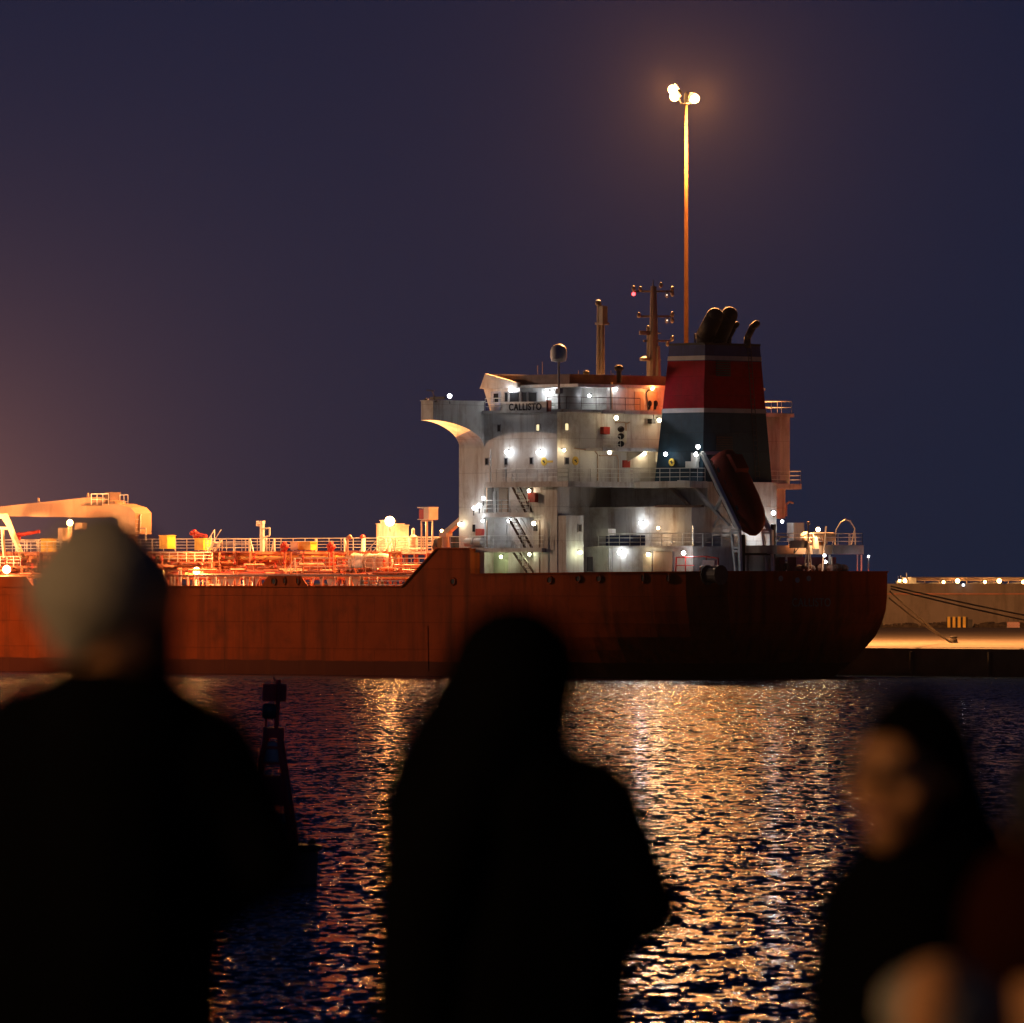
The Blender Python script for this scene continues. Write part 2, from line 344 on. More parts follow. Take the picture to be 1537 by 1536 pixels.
# ---------------------------------------------------------------- high mast lights
def mast(base, height, power, label, group, name='floodlight_mast', SODIUM=SODIUM):
    r = empty(name, base, 0, label, 'light mast', group)
    b = MB(); b.lathe([(.28,0),(.23,height*.35),(.17,height*.8),(.12,height)], (0,0,0), 16); b.build('pole', M['mastpole'], r, True)
    b = MB(); b.lathe([(.62,0),(.62,.08),(.42,.12),(.40,.5)], (0,0,0), 12); b.build('base_plate', M['dark'], r)
    b = MB(); z = height-.3
    pts = [(.55*math.cos(k*math.pi/6), .55*math.sin(k*math.pi/6), z) for k in range(13)]; b.path(pts, .05, 6)
    for k in range(4): b.tube((0,0,z), (.55*math.cos(k*math.pi/2), .55*math.sin(k*math.pi/2), z), .04)
    b.lathe([(.2,0),(.24,.3),(.16,.8),(.05,1.0)], (0,0,height-.2), 10)
    b.build('lamp_ring', M['dark'], r)
    heads = [(-1.15,-.30,1.05),(-1.0,-.5,.40),(.68,-.4,.22),(-.9,.75,.75),(.62,.8,.30)]
    for x, y, dz in heads:
        c = Vector((x, y, height+dz)); d = Vector((x, y, 0)).normalized(); dn = (d*.75-Vector((0,0,.66))).normalized()
        b = MB(); b.bar((x*.4, y*.4, height-.3), c, .06, .06); b.bar(c, c-dn*.35, .62, .62); o = b.build('floodlight', M['dark'], r)
        b = MB(); b.ball(c+dn*.12, .42, 16, 10, (1,1,1)); b.build('lamp_glass', LENS['S'], o, True)
    point('lamp_light', (-1.45,-.75,height+.7), SODIUM, power*.42, .45, r); point('lamp_light', (1.2,-.8,height+.15), SODIUM, power*.42, .45, r)
    for loc, aim, k in (((0,1.3,height+.4), (0,.8,-.6), .32),):
        l = bpy.data.lights.new('lamp_light', 'SPOT'); l.color = SODIUM; l.energy = power*k; l.shadow_soft_size = .42; l.spot_size = R(176); l.spot_blend = .5
        o = bpy.data.objects.new('lamp_light', l); C.objects.link(o); o.parent = r; o.location = loc; o.rotation_euler = Vector(aim).to_track_quat('-Z', 'Y').to_euler()
    return r
MB_Y = 762.0
MASTBASE = Vector(((1030-CX)*MB_Y/F, MB_Y, QZ))
mast(MASTBASE, H+(HOR-151)*MB_Y/F-QZ, 2.1e6, 'tall thin mast with orange floodlights rising behind the ship funnel', 'high masts lighting the port')
# ---------------------------------------------------------------- ship
ship = empty('tanker_ship', (X0, Y0, 0), R(135), 'rust-red oil tanker with white accommodation block moored stern towards us', 'ship')
def part(b, name, m, parent=None, **k): return b.build(name, m, parent or ship, **k)
def pbox(name, m, s0, s1, t0, t1, z0, z1, parent=None, **k):
    b = MB(); b.box(s0, s1, t0, t1, z0, z1); return part(b, name, m, parent, **k)
def lerp(a, b, x): return a+(b-a)*x
def interp(x, tab):
    for (a, va), (b, vb) in zip(tab, tab[1:]):
        if x <= b: return lerp(va, vb, max(0, (x-a)/(b-a)))
    return tab[-1][1]
def half(s):
    return interp(s, [(0,9.9),(1.2,10.9),(3,11.8),(6,12.7),(10,13.6),(15,14.3),(21,14.75),(26,14.8),(132,14.8),(145,13.8),(156,11.3),(164,8.2),(170,4.8),(175,.5)])
def hullfull(s, z):                       # fraction of the half breadth at height z
    e = max(0.0, 1-s/30.0)**1.6; bz = max(0.0, min(1.0, (z+2)/9.0))
    fr = interp(bz, [(0,.30),(.2,.52),(.4,.74),(.6,.90),(.8,.975),(1,1)])
    bow = max(0.0, (s-135)/40.0); fb = interp(bz, [(0,.55),(.5,.75),(1,1)])
    return lerp(1, fr, e)*lerp(1, fb, min(1, bow))
# deck edge height, read off the picture along the side
sE = [(on_t(px, py, 14.8).x, on_t(px, py, 14.8).z) for px, py in ((1000,861.5),(707.5,861.5))]
Z_POOP = 8.95
sA = on_t(706, 862, 14.8).x; sB = on_t(656, 824, 14.8).x; sC = on_t(604, 879, 14.8).x
Z_RAISED = on_t(680, 823.5, 14.8).z; Z_MAIN = on_t(500, 880.5, 14.8).z
def deckz(s):
    if s < sA-.01: return lerp(Z_POOP, on_t(706,862,14.8).z, s/sA)
    if s < sB: return Z_RAISED
    if s < sC: return lerp(Z_RAISED, Z_MAIN, ((s-sB)/(sC-sB)))
    if s > 150: return lerp(Z_MAIN, 12.5, min(1, (s-150)/6))
    return Z_MAIN
def hull():
    ss = sorted([0,.4,1.2,2.1,3,4.5,6,8,10,12.5,15,18,21,26,30,34,sA-.02,sA,sB,lerp(sB,sC,.25),lerp(sB,sC,.5),lerp(sB,sC,.75),sC,60,75,90,110,132,138,145,149.9,152,156,160,164,167,170,173,175])
    lev = [0,.1,.2,.3,.4,.5,.6,.7,.8,.9,1]
    rows = []
    for s in ss:
        dz = deckz(s); row = []
        rake0 = 0
        for f in lev:
            z = lerp(-2, dz, f); y = half(s)*hullfull(s, z)
            row.append((s, y, z))
        # stern rake: the lower stern tucks in under the counter
        row = [(x + (max(0, (5.5-z))**1.5*.16*max(0, 1-s/12)), y, z) for x, y, z in row]
        full = row + [(x, -y, z) for x, y, z in row[::-1]]
        rows.append(full)
    b = MB(); b.grid(rows)
    b.add(rows[0], [list(range(len(rows[0])))[::-1]])
    o = part(b, 'hull', M['hull'], smooth=False)
    # bulwark thickness / cap
    for side in (1,):
        c = MB()
        pts = [Vector((s, half(s)*1.0, deckz(s))) for s in ss if s <= 149]
        for a, d in zip(pts, pts[1:]):
            if (d-a).length > .05: c.bar(a, d, .26, .12)
        pts2 = [Vector((s, -half(s), deckz(s))) for s in ss if s <= 149]
        for a, d in zip(pts2, pts2[1:]):
            if (d-a).length > .05: c.bar(a, d, .26, .12)
        c.bar((0, half(0), deckz(0)), (0, -half(0), deckz(0)), .26, .12)
        part(c, 'bulwark_cap', M['hull'], o)
    return o
hull_o = hull()
# decks (edge-on to the eye, they carry the lamp light)
def deckplate(name, s0, s1, z, m, n=10, inset=.12):
    b = MB(); rows = []
    for k in range(n+1):
        s = lerp(s0, s1, k/n); h = half(s)*.985-inset; rows.append([(s, -h, z), (s, h, z)])
    b.grid(rows); return part(b, name, m)
deckplate('poop_deck', .3, 40, 8.2, M['deck'])
deckplate('cargo_deck', sB+.3, 149, Z_MAIN-1.15, M['deck'], 20)
# fairlead holes with worn lips in the side, and the seams of the shell plating
def fairlead(px, py, t=None, r=.30, slot=False):
    p = on_t(px, py, 14.86)
    for _ in range(4):
        p = on_t(px, py, half(max(0,p.x))*hullfull(p.x, p.z)+.04)
    b = MB(); n = 12; pts = []
    for k in range(n):
        a = 2*math.pi*k/n; pts.append(p+Vector((r*math.cos(a), 0, r*math.sin(a)*(1.9 if slot else 1))))
    b.path(pts+[pts[0]], .07, 6); o = part(b, 'fairlead', M['hull'], hull_o)
    b = MB(); b.prism([q+Vector((0,-.02,0)) for q in pts], (0,.03,0)); part(b, 'fairlead_mouth', M['black'], hull_o)
for px, py in ((680,873),(825,871),(868,869),(899,869),(411,873)): fairlead(px, py)
for px in (427, 447): fairlead(px, 872, r=.17, slot=True)
for px in (965, 1003): fairlead(px, 868, r=.2, slot=True)
b = MB()
for px in (640,):
    p = on_t(px, 940, 14.83); q = on_t(px+1, 1008, 14.83); b.bar(p, q, .35, .06, (0,1,0))
pieces(b, 'rubbing_strake', M['hull'], hull_o, 1)
# transom openings and the worn ship's name
for px, py in ((1172,868.5),(1197,871),(1214,868.5)):
    p = on_s(px, py, -.02); b = MB(); b.ball(p, .3, 10, 6, (.12,1,.8)); part(b, 'stern_chock', M['grey'], hull_o)
def text_mesh(name, s, size, m, loc, rot, parent, off=.0, ext=.02, spacing=1.0):
    cu = bpy.data.curves.new(name, 'FONT'); cu.body = s; cu.size = size; cu.extrude = ext; cu.offset = off; cu.space_character = spacing
    cu.align_x = 'CENTER'; cu.align_y = 'CENTER'
    t = bpy.data.objects.new('tmp', cu); C.objects.link(t); bpy.context.view_layer.update()
    me = bpy.data.meshes.new_from_object(t.evaluated_get(bpy.context.evaluated_depsgraph_get())); bpy.data.objects.remove(t); me.materials.clear(); me.materials.append(m); me.name = name
    o = bpy.data.objects.new(name, me); C.objects.link(o); o.parent = parent; o.location = loc; o.rotation_euler = rot
    return o
p = on_s(1218, 905, -.05)
text_mesh('stern_lettering', 'CALLISTO', 1.0, mat('worn_lettering', (.16,.14,.13), .7, var=.4, scale=3), p, (R(90), 0, R(-90)), hull_o, .01, .01, 1.1)
# ---------------------------------------------------------------- accommodation block
TB, SA = 13.65, 16.35
SF = on_t(689, 700, TB).x; S1 = on_t(727, 700, TB).x; S2 = on_t(801, 800, TB).x
ZA, ZB, ZC, ZD, ZE, ZR = 11.0, 13.95, 16.5, 19.45, 22.5, 25.15
b = MB(); b.box(SA, SF, -TB, TB, ZC, ZE); b.box(S1, SF, -TB, TB, 8.15, ZC-.002); b.box(SA, S2, 12.2, TB, 8.15, ZC-.002); b.box(SA+3.0, S2, -TB, 12.198, 8.15, ZC-.002)
b.box(S2, S1, -12.5, 12.5, 8.15, ZC-.004)
block = part(b, 'accommodation_block', M['white'])
def decklip(name, s0, s1, t0, t1, z0, z1, m='white', parent=None): return pbox(name, M[m], s0, s1, t0, t1, z0, z1, parent)
def rail(pts, h=1.05, n=3, step=1.6, r=.035, m='pale', name='railing', parent=None, posts=True, pr=None):
    b = MB()
    for a, d in zip(pts, pts[1:]):
        a = Vector(a); d = Vector(d); L = (d-a).length; k = max(1, round(L/step))
        for j in range(1, n+1):
            o = Vector((0,0,h*j/n)); b.tube(a+o, d+o, r if j == n else r*.7, None, 4, False)
        if posts:
            for i in range(k+1):
                p = a.lerp(d, i/k); b.tube(p, p+Vector((0,0,h)), pr or r, None, 4, False)
    return part(b, name, M[m], parent)
# bridge deck slab (port lip proud of the wall) and C deck walkway
decklip('bridge_deck', 14.9, SF-.2, -14.0, 13.95, ZE, ZE+.22)
TO = 14.45
sP = on_t(853, 722, TO).x; sQ = on_t(727.5, 722, TO).x
decklip('boat_deck', sP, sQ, TB+.002, TO, ZC-.35, ZC+.12)
decklip('boat_deck', sP, SA-.002, -TO, TO-.002, ZC-.35, ZC+.10)
W_T = 6.5; sW0 = on_t(1035, 722, W_T).x; sW1 = on_t(945, 722, W_T).x
decklip('funnel_walkway', sW0, sP-.004, 4.32, W_T, ZC-.42, ZC+.14)
rail([(sP+.1, TO-.06, ZC+.12), (sQ-.1, TO-.06, ZC+.12)], 1.1, 3, 1.25, .03)
rail([(sP+.06, TO-.1, ZC+.1), (sP+.06, W_T, ZC+.1)], 1.1, 3, 1.4, .03)
rail([(sW1, W_T-.05, ZC+.14), (sW0, W_T-.05, ZC+.14), (sW0, 4.6, ZC+.14)], 1.1, 3, 1.2, .03)
p = on_t(735.8, 700, TO-.1); b = MB(); b.tube((p.x, TO-.1, ZC), (p.x, TO-.1, on_t(735,674,TO).z), .07); part(b, 'pipe', M['pale'])
b = MB(); q = on_t(800.5, 735, TB+.03)
# aft face: balcony on the D level, brackets, overhang
sG = SA-2.2
a = on_s(905, 672, sG); c = on_s(1000, 672, sG)
decklip('aft_balcony', sG, SA-.002, c.y-3, a.y, ZD-.22, ZD+.05)
rail([(sG+.06, a.y-.06, ZD), (sG+.06, on_s(932,672,sG).y, ZD)], 1.05, 3, 1.2, .03)
b = MB()
z1 = on_s(948, 675, SA).z
b.prism([(SA-.004, on_s(942,677,SA).y, ZD-.23), (sG+.1, on_s(942,677,SA).y, ZD-.23), (SA-.004, on_s(942,677,SA).y, ZD-1.1)], (0,.12,0))
b.prism([(SA-.004, on_s(985,677,SA).y, ZD-.23), (sG+.1, on_s(985,677,SA).y, ZD-.23), (SA-.004, on_s(985,677,SA).y, ZD-1.1)], (0,.12,0))
pieces(b, 'balcony_bracket', M['white'], ship, 1)
# drain pipes on the aft face
for pts in ([(862,673),(893,677),(897,682),(897,722)], [(900,684),(926,684),(928,690),(928,728)], [(945,634),(939,637),(939,655)], [(924,634),(938,634),(940,640),(940,652)]):
    b = MB(); b.path([on_s(x, y, SA-.12) for x, y in pts], .055, 6); part(b, 'drain_pipe', M['tan'])
# ---------------------------------------------------------------- port bridge wing: box parapet on a curved bracket
def wing(sgn):
    TW = 19.85
    sO0 = on_t(650, 620, TW).x; sO1 = on_t(632, 620, TW).x
    zt = on_t(690, 603, 16).z; zb = on_t(645, 631, TW).z; zf = on_t(727, 673, TB).z
    arc = [(TW, zb)]
    for k in range(1, 15):
        a = k/14*math.pi/2; arc.append((TW-(TW-TB)*(math.sin(a)**1.15), zb-(zb-zf)*(1-math.cos(a))))
    arc[0] = (TW, zb)
    rows_lo = []; rows_hi = []; b = MB()
    def s_aft(t): return lerp(S1, sO0, (t-TB)/(TW-TB))
    def s_fwd(t): return lerp(SF-.05, sO1, (t-TB)/(TW-TB))
    n = len(arc)
    A = [Vector((s_aft(t), sgn*t, z)) for t, z in arc]; B = [Vector((s_fwd(t), sgn*t, z)) for t, z in arc]
    At = [Vector((s_aft(t), sgn*t, zt)) for t, z in arc]; Bt = [Vector((s_fwd(t), sgn*t, zt)) for t, z in arc]
    b.grid([At, A]); b.grid([B, Bt]); b.grid([A, B]); b.grid([At, Bt][::-1])
    b.add([A[0], B[0], Bt[0], At[0]], [(0,1,2,3)])
    o = part(b, 'bridge_wing', M['white'])
    c = MB(); c.bar(At[0]+Vector((.05,0,.03)), Bt[0]+Vector((0,0,.03)), .25, .08); c.bar(At[0]+Vector((-.02,0,.03)), At[-1]+Vector((0,0,.03)), .16, .08)
    part(c, 'wing_cap', M['white'], o)
    return o
wing(1); wing(-1)
p = on_t(652, 604, 19.6); b = MB(); b.tube(p, p+Vector((0,0,.55)), .12, .1); b.bar(p+Vector((.5,0,.35)), p+Vector((-1.3,0,.35)), .12, .22); b.ball(p+Vector((1.0,0,.15)), .2)
b.tube(on_t(640,586,19.6), on_t(652,587,19.6), .04); b.tube(on_t(648,587,19.6), on_t(656,604,19.6), .035)
part(b, 'wing_repeater', M['dark'])
# ---------------------------------------------------------------- wheelhouse and upper works
T = 12.0
sw1 = on_t(724, 583, T).x; sw0 = on_t(780, 583, T).x; zw = on_t(750, 583, T).z
b = MB(); zf0 = ZE+.222
# body with raked front
b.prism([(sw0, -T+.05, zf0), (sw0, -T+.05, zw), (sw1-.1, -T+.05, zw), (sw1-.9, -T+.05, zf0)], (0, 2*T-.1, 0))
wh = part(b, 'wheelhouse', M['white'])
b = MB(); pk = on_t(732, 561, T); pe = on_t(780, 575, T)
b.prism([(sw1, T+.02, zw), (pk.x, T+.02, pk.z), (sw0-.05, T+.02, pe.z), (sw0-.05, T+.02, zw)], (0, .3, 0))
b.prism([(sw1, -T-.32, zw), (pk.x, -T-.32, pk.z), (sw0-.05, -T-.32, pe.z), (sw0-.05, -T-.32, zw)], (0, .3, 0))
b.prism([(sw1-.02, -T-.02, zw-.02), (pk.x, -T-.02, pk.z-.04), (pk.x-.4, -T-.02, pk.z-.04), (pk.x-.4, -T-.02, zw-.02)], (0, 2*T+.04, 0))
part(b, 'wheelhouse_roof', M['white'], wh)
zb_ = on_t(860, 576, T).z; zt_ = on_t(860, 561, T).z
AH0, AH1, AHT = 16.5, on_t(868, 590, 7.5).x, 7.5
b = MB(); b.box(AH0-.6, pk.x-.42, -11.6, 11.6, zb_-.25, zb_); part(b, 'monkey_island_deck', M['white'], wh)
b = MB(); s0, s1 = 17.2, pk.x-.45
for args in ((s0, s0+.08, -11.3, 11.3), (s0+.08, s1, 11.22, 11.3), (s0+.08, s1, -11.3, -11.22), (s1-.08, s1, -11.2, 11.2)): b.box(*args, zb_+.002, zt_)
part(b, 'brown_parapet', M['brown'])
b = MB(); b.box(AH0, AH1, -AHT, AHT, zf0, zb_-.252); part(b, 'aft_deckhouse', M['white'])
b = MB(); p = on_t(857, 617, 8.9); b.lathe([(.2,0),(.92,.0),(.92,2.0),(.75,2.2),(.2,2.3)], (p.x, 8.9, zf0), 20); part(b, 'round_tank', M['grey'], smooth=True)
def plate(px0, py0, px1, py1, plane, val, name, m, d=.05, parent=None, back=.0, label=None):
    f = on_t if plane == 't' else on_s
    a = f(px0, py0, val); c = f(px1, py1, val); b = MB(); zc0, zc1 = min(a.z, c.z), max(a.z, c.z)
    if plane == 't': b.box(a.x, c.x, val-back, val+d, zc0, zc1)
    else: b.box(val-d, val+back, a.y, c.y, zc0, zc1)
    return part(b, name, M[m] if isinstance(m, str) else m, parent, label=label)
def window(px, py, w, h, plane, val, lit=False, name='window', fm='grey'):
    o = plate(px-w/2-1, py-h/2-1.2, px+w/2+1, py+h/2+1.2, plane, val, name, fm, .05, back=.02)
    plate(px-w/2, py-h/2, px+w/2, py+h/2, plane, val, 'pane', M['winlit'] if lit else M['glass'], .075, o)
    return o
# name board on the port rail of the bridge deck
TN = 13.99
nb = plate(755, 604, 821, 619, 't', TN, 'name_board', 'white', .08)
pa = on_t(788, 611.5, TN+.10)
text_mesh('lettering', 'CALLISTO', .80, M['black'], pa, (R(90), 0, R(180)), nb, .022, .01, 1.12)
rail([(on_t(728,617,TN).x, TN-.02, ZE+.22), (on_t(755,617,TN).x, TN-.02, ZE+.22)], 1.05, 3, 1.0, .03)
rail([(on_t(821,617,TN).x, TN-.04, ZE+.22), (14.95, TN-.04, ZE+.22), (14.95, 5.0, ZE+.22)], 1.05, 2, 1.9, .03, 'brown')
plate(821, 601, 828, 618, 't', TN-.1, 'locker', 'red', .1)
# wheelhouse door, windows, lit recess
d = plate(737.5, 588, 751, 617, 't', T-.04, 'door', mat('blue_grey_door', (.34,.38,.50), .5), .08)
plate(741, 591, 748, 604, 't', T+.045, 'pane', 'glass', .02, d)
for x0, x1 in ((757, 763), (764.5, 779)): 
    o = plate(x0, 588, x1, 604, 't', T-.04, 'window', 'grey', .07); plate(x0+1, 589.5, x1-1, 603, 't', T+.035, 'pane', 'glass', .02, o)
for x0, x1 in ((783, 791), (793, 806)):
    o = plate(x0, 588, x1, 604, 's', sw0, 'window', 'grey', .05); plate(x0+1, 589.5, x1-1, 603, 's', sw0-.05, 'pane', 'glass', .02, o)
# fixtures of the aft deckhouse
plate(916.5, 574, 918.5, 618, 's', AH0, 'corner_pipe', 'tan', .12)
for x0 in (952, 972): plate(x0, 588, x0+14, 616, 's', AH0, 'door', 'tan', .06)
b = MB(); b.path([on_s(973, 618, AH0-.1), on_s(970,590,AH0-.1), on_s(973,586,AH0-.1), on_s(979,585,AH0-.1)], .05); part(b, 'drain_pipe', M['dark']); b = MB(); b.path([on_s(981, 630, 14.95), on_s(982,602,14.95)], .04); part(b, 'drain_pipe', M['dark'])
for px in (975.5, 984.5):
    p = on_s(px, 606, 14.9); b = MB(); b.ball(p, .28, 8, 6, (.6,.7,1)); b.tube(p-Vector((0,0,.1)), p+Vector((0,.1,-.5)), .1); part(b, 'fire_hose', M['black'])
decklip('bridge_deck_aft_lip', 14.7, 14.9-.002, -14.0, 9.8, ZE-.1, ZE+.24)
# windows in the walls
for px, py, lit in ((749.5,643,0),(808,642,1),(731,693,0),(760,693,0),(798,692,0)): window(px, py, 3.6, 9, 't', TB, bool(lit))
window(850, 641, 4.2, 10, 's', SA, True); window(850.5, 692, 5, 9, 's', SA, False)
window(712, 793, 4, 11, 't', TB, False, fm='pale'); window(870, 793, 4.5, 10, 's', 15.35, False)
def disc_sign(px, py, r, plane, val):
    f = on_t if plane == 't' else on_s; p = f(px, py, val); b = MB(); n = 18; k = .05
    pts = [(p+Vector((r*math.cos(a), 0, r*math.sin(a))) if plane == 't' else p+Vector((0, r*math.cos(a), r*math.sin(a)))) for a in [2*math.pi*i/n for i in range(n)]]
    b.prism(pts, (0,k,0) if plane == 't' else (-k,0,0)); o = part(b, 'round_sign', M['yellow'])
    b = MB(); e = Vector((0, k+.012, 0)) if plane == 't' else Vector((-k-.012, 0, 0)); ax = Vector((1,0,0)) if plane == 't' else Vector((0,1,0))
    b.bar(p+e-ax*.12-Vector((0,0,.08)), p+e+ax*.16+Vector((0,0,.08)), .02, .1); b.bar(p+e-ax*.02+Vector((0,0,.16)), p+e-ax*.02-Vector((0,0,.16)), .02, .06); part(b, 'emblem', M['dark'], o)
disc_sign(817, 693, .36, 't', TB); disc_sign(863.5, 692, .38, 's', SA)
plate(822, 691.3, 830, 694.5, 't', TB, 'arrow_sign', 'yellow', .03)
plate(901, 641, 910.5, 652, 's', SA, 'hose_cabinet', 'red', .4); plate(934, 691, 944.5, 702, 's', SA, 'hose_cabinet', 'red', .12)
plate(718, 794, 727, 805, 't', TB, 'hose_cabinet', 'red', .35)
# balcony equipment
pl = on_s(932, 668, sG+.6)
for dz in (0, .65, 1.25):
    b = MB(); b.ball((pl.x, pl.y, ZD+.4+dz), .33, 10, 6, (.9,.9,.8)); part(b, 'fender_stack', M['black'])
plate(937, 647, 942, 667, 's', SA-.4, 'ventilator', 'white', .3); plate(972, 629, 978, 636, 's', SA, 'loudspeaker', 'dark', .5)
# ---------------------------------------------------------------- lower aft wall pieces
b = MB(); a = on_s(842.5, 774, 15.35); c = on_s(876, 774, 15.35); b.box(15.35, SA-.002, c.y, 13.6, 8.15, a.z); part(b, 'aft_locker_house', M['white'])
t1y = 9.3; t2y = 6.95
zt1 = on_t(960, 820.5, t1y).z; zt2 = on_t(980, 761, t2y).z
sT1 = on_t(1040, 820, t1y).x; sT2 = on_t(1038, 780, t2y).x
b = MB(); b.box(sT1, SA+2.99-.002, 4.32, t1y, 8.15, zt1); part(b, 'lower_casing', M['white'])
b = MB(); b.box(sT2, SA+2.99-.004, 4.34, t2y, zt1+.002, zt2); part(b, 'middle_casing', M['white'])
b = MB(); b.box(7.7, SA+2.99-.006, -4.3, 4.3, 8.15, 16.6); part(b, 'engine_casing', M['white'])
b = MB(); b.box(sT1-.15, SA-.1, t1y, t1y+.25, zt1-.10, zt1+.04); part(b, 'casing_deck_edge', M['white'])
rail([(SA-.6, t1y-.05, zt1), (sT1, t1y-.05, zt1), (sT1, 4.6, zt1)], 1.1, 3, 1.3, .035)
b = MB(); q0 = on_t(908, 818, t1y); q1 = on_t(967, 808, t1y)
b.box(q0.x, q1.x, t1y-.12, t1y-.10, zt1+.08, zt1+.95); part(b, 'tarpaulin_screen', M['tarp'])
plate(906, 794, 924, 805, 't', t1y-.9, 'air_box', 'white', .9)
o = plate(963, 828, 980, 858.5, 't', t1y, 'doorway', 'white', .12); plate(965.5, 831, 978, 858, 't', t1y+.125, 'door', mat('lit_recess_cream', (.75,.68,.52), .5), .03, o)  # bright panel stands for a lit recess, its light put into the colour
plate(982, 828, 1010, 858.5, 't', t1y, 'sliding_door', 'tan', .10)
b = MB()
for x in (911.5, 917): b.tube(on_t(x, 824, t1y+.15), on_t(x, 859, t1y+.15), .035)
for k in range(9): b.tube(on_t(911.5, 826+k*3.8, t1y+.15), on_t(917, 826+k*3.8, t1y+.15), .025)
part(b, 'wall_ladder', M['pale'])
b = MB(); b.tube(on_t(914.5, 823, t1y+.2), on_t(914.5, 860, t1y+.2), .05); b.tube(on_s(1062, 752, 7.6), on_s(1062, 830, 7.6), .05); b.tube(on_t(1041, 790, 9.0), on_t(1041, 862, 9.0), .09); part(b, 'pipe', M['pale'])
plate(881, 836, 889, 858, 's', SA-.1, 'door', 'dark', .06)
plate(978, 737, 988, 740, 's', SA-.01, 'window', M['winlit'], .03)
# brackets carrying the funnel walkway
b = MB(); b.bar(on_t(1003, 728, 4.5), on_t(1038, 762, 4.5), .25, .25); b.bar(on_t(1003, 728, 6.3), on_t(1036, 760, 4.6), .2, .2); pieces(b, 'walkway_brace', M['tan'], ship, 1)
b = MB(); b.bar(on_t(985, 760, t2y+.1), on_t(1055, 760, t2y+.1), .3, .2); part(b, 'ledge', M['brown'])
# red hose frame on the poop, port quarter
b = MB()
P = lambda x, y, t=10.5: on_t(x, y, t)
b.path([P(1014,862), P(1015,837), P(1060,835.5), P(1078,838), P(1079,862)], .07, 6); b.path([P(1014,849), P(1042,849)], .05); b.path([P(1029,862), P(1029,836)], .05)
b.path([P(1060,862), P(1060,836)], .05); part(b, 'hose_frame', M['red'])
b = MB()
for k in range(5):
    c = P(1050+k*5, 856, 11.2); b.path([c+Vector((.1*k, 0, -.3)), c+Vector((-.1,0,.25)), c+Vector((-.35,.0,.35)), c+Vector((-.6,0,-.3))], .06)
part(b, 'coiled_hose', M['tan'])
plate(1057, 841, 1076, 850, 't', 10.3, 'hose_box', mat('mauve_grey_box', (.30,.28,.36), .5), .3)
b = MB(); p = P(1072, 858, 12); b.tube(p+Vector((-.7,0,-.3)), p+Vector((.7,0,-.3)), .65, .65, 14); b.tube(p+Vector((-.8,0,-.3)), p+Vector((-.7,0,-.3)), .85, .85, 14); b.tube(p+Vector((.7,0,-.3)), p+Vector((.8,0,-.3)), .85, .85, 14); part(b, 'mooring_winch', M['dark'], smooth=False)
# ---------------------------------------------------------------- funnel
fb = [(8.25,4.3),(8.25,-4.3),(13.9,-4.3),(13.9,4.3)]; ftop = [(8.8,3.4),(8.8,-3.4),(13.0,-3.4),(13.0,3.4)]
fz0, fz1 = 16.602, on_t(1062, 517, 3.4).z
zy = lambda y: on_t(1060, y, 3.8).z
def fring(z):
    k = (z-fz0)/(fz1-fz0); return [(lerp(a[0],c[0],k), lerp(a[1],c[1],k), z) for a, c in zip(fb, ftop)]
funnel = None
def band(name, za, zb, m, grow=0.0, cap=False):
    b = MB(); ra, rb = fring(za), fring(zb)
    def g(r): return [(x+(grow if x > 11 else -grow), y+(grow if y > 0 else -grow), z) for x, y, z in r]
    ra, rb = g(ra), g(rb); b.add(ra+rb, [(0,1,2,3)[::-1], (4,5,6,7)] + [(i, (i+1) % 4, 4+(i+1) % 4, 4+i) for i in range(4)])
    return part(b, name, m, funnel)
funnel = band('funnel', fz0, zy(617), M['fteal'])
band('red_band', zy(617)+.001, zy(541), M['fred']); band('blue_band', zy(541)+.001, fz1, M['fblue'])
band('white_stripe', zy(619), zy(612.5), M['fwhite'], .03); band('white_stripe', zy(540), zy(533.5), M['fwhite'], .03)
b = MB(); r = fring(fz1)
for a, c in zip(r, r[1:]+r[:1]): b.bar(Vector(a)+Vector((0,0,.06)), Vector(c)+Vector((0,0,.06)), .16, .18)
part(b, 'funnel_rim', M['black'], funnel)
def uptake(pts, rad, nm='exhaust_pipe', t=1.0, n=16):
    b = MB(); ps = [on_t(x, y, tt) for x, y, tt in pts]
    for k in range(len(ps)-1): b.tube(ps[k], ps[k+1], rad[k], rad[k+1], n)
    for k in range(1, len(ps)): b.ball(ps[k], rad[k]*.99, n, 8)
    return part(b, nm, M['black'], funnel, smooth=True)
uptake([(1056,520,1.4),(1058,505,1.4),(1073,475,1.4)], [.62,.80,.74])
uptake([(1078,520,-.2),(1080,505,-.2),(1095,473,-.2)], [.62,.78,.72])
uptake([(1094,520,-.9),(1095,507,-.9),(1102,493,-.9),(1106,487,-.9)], [.2,.2,.2,.24], n=10)
uptake([(1121,522,-1.8),(1122,507,-1.8),(1130,491,-1.8),(1136,486,-1.8)], [.30,.30,.30,.30], n=10)
uptake([(1070,522,.5),(1070,506,.5)], [.22,.22], n=10); uptake([(1043,518,2.6),(1043,502,2.6)], [.07,.07], n=6)
b = MB()
def fpt(tt, z, out): k = (z-fz0)/(fz1-fz0); return Vector((lerp(8.25,8.8,k)-out, lerp(4.3,3.4,k)*tt, z))
for tt in (-.62, -.50): b.tube(fpt(tt, fz0+.3, .14), fpt(tt, fz1+.3, .14), .03, None, 5)
for i_ in range(26): z_ = fz0+.5+i_*.44; b.tube(fpt(-.62, z_, .14), fpt(-.50, z_, .14), .022, None, 4)
part(b, 'funnel_ladder', M['dark'], funnel)
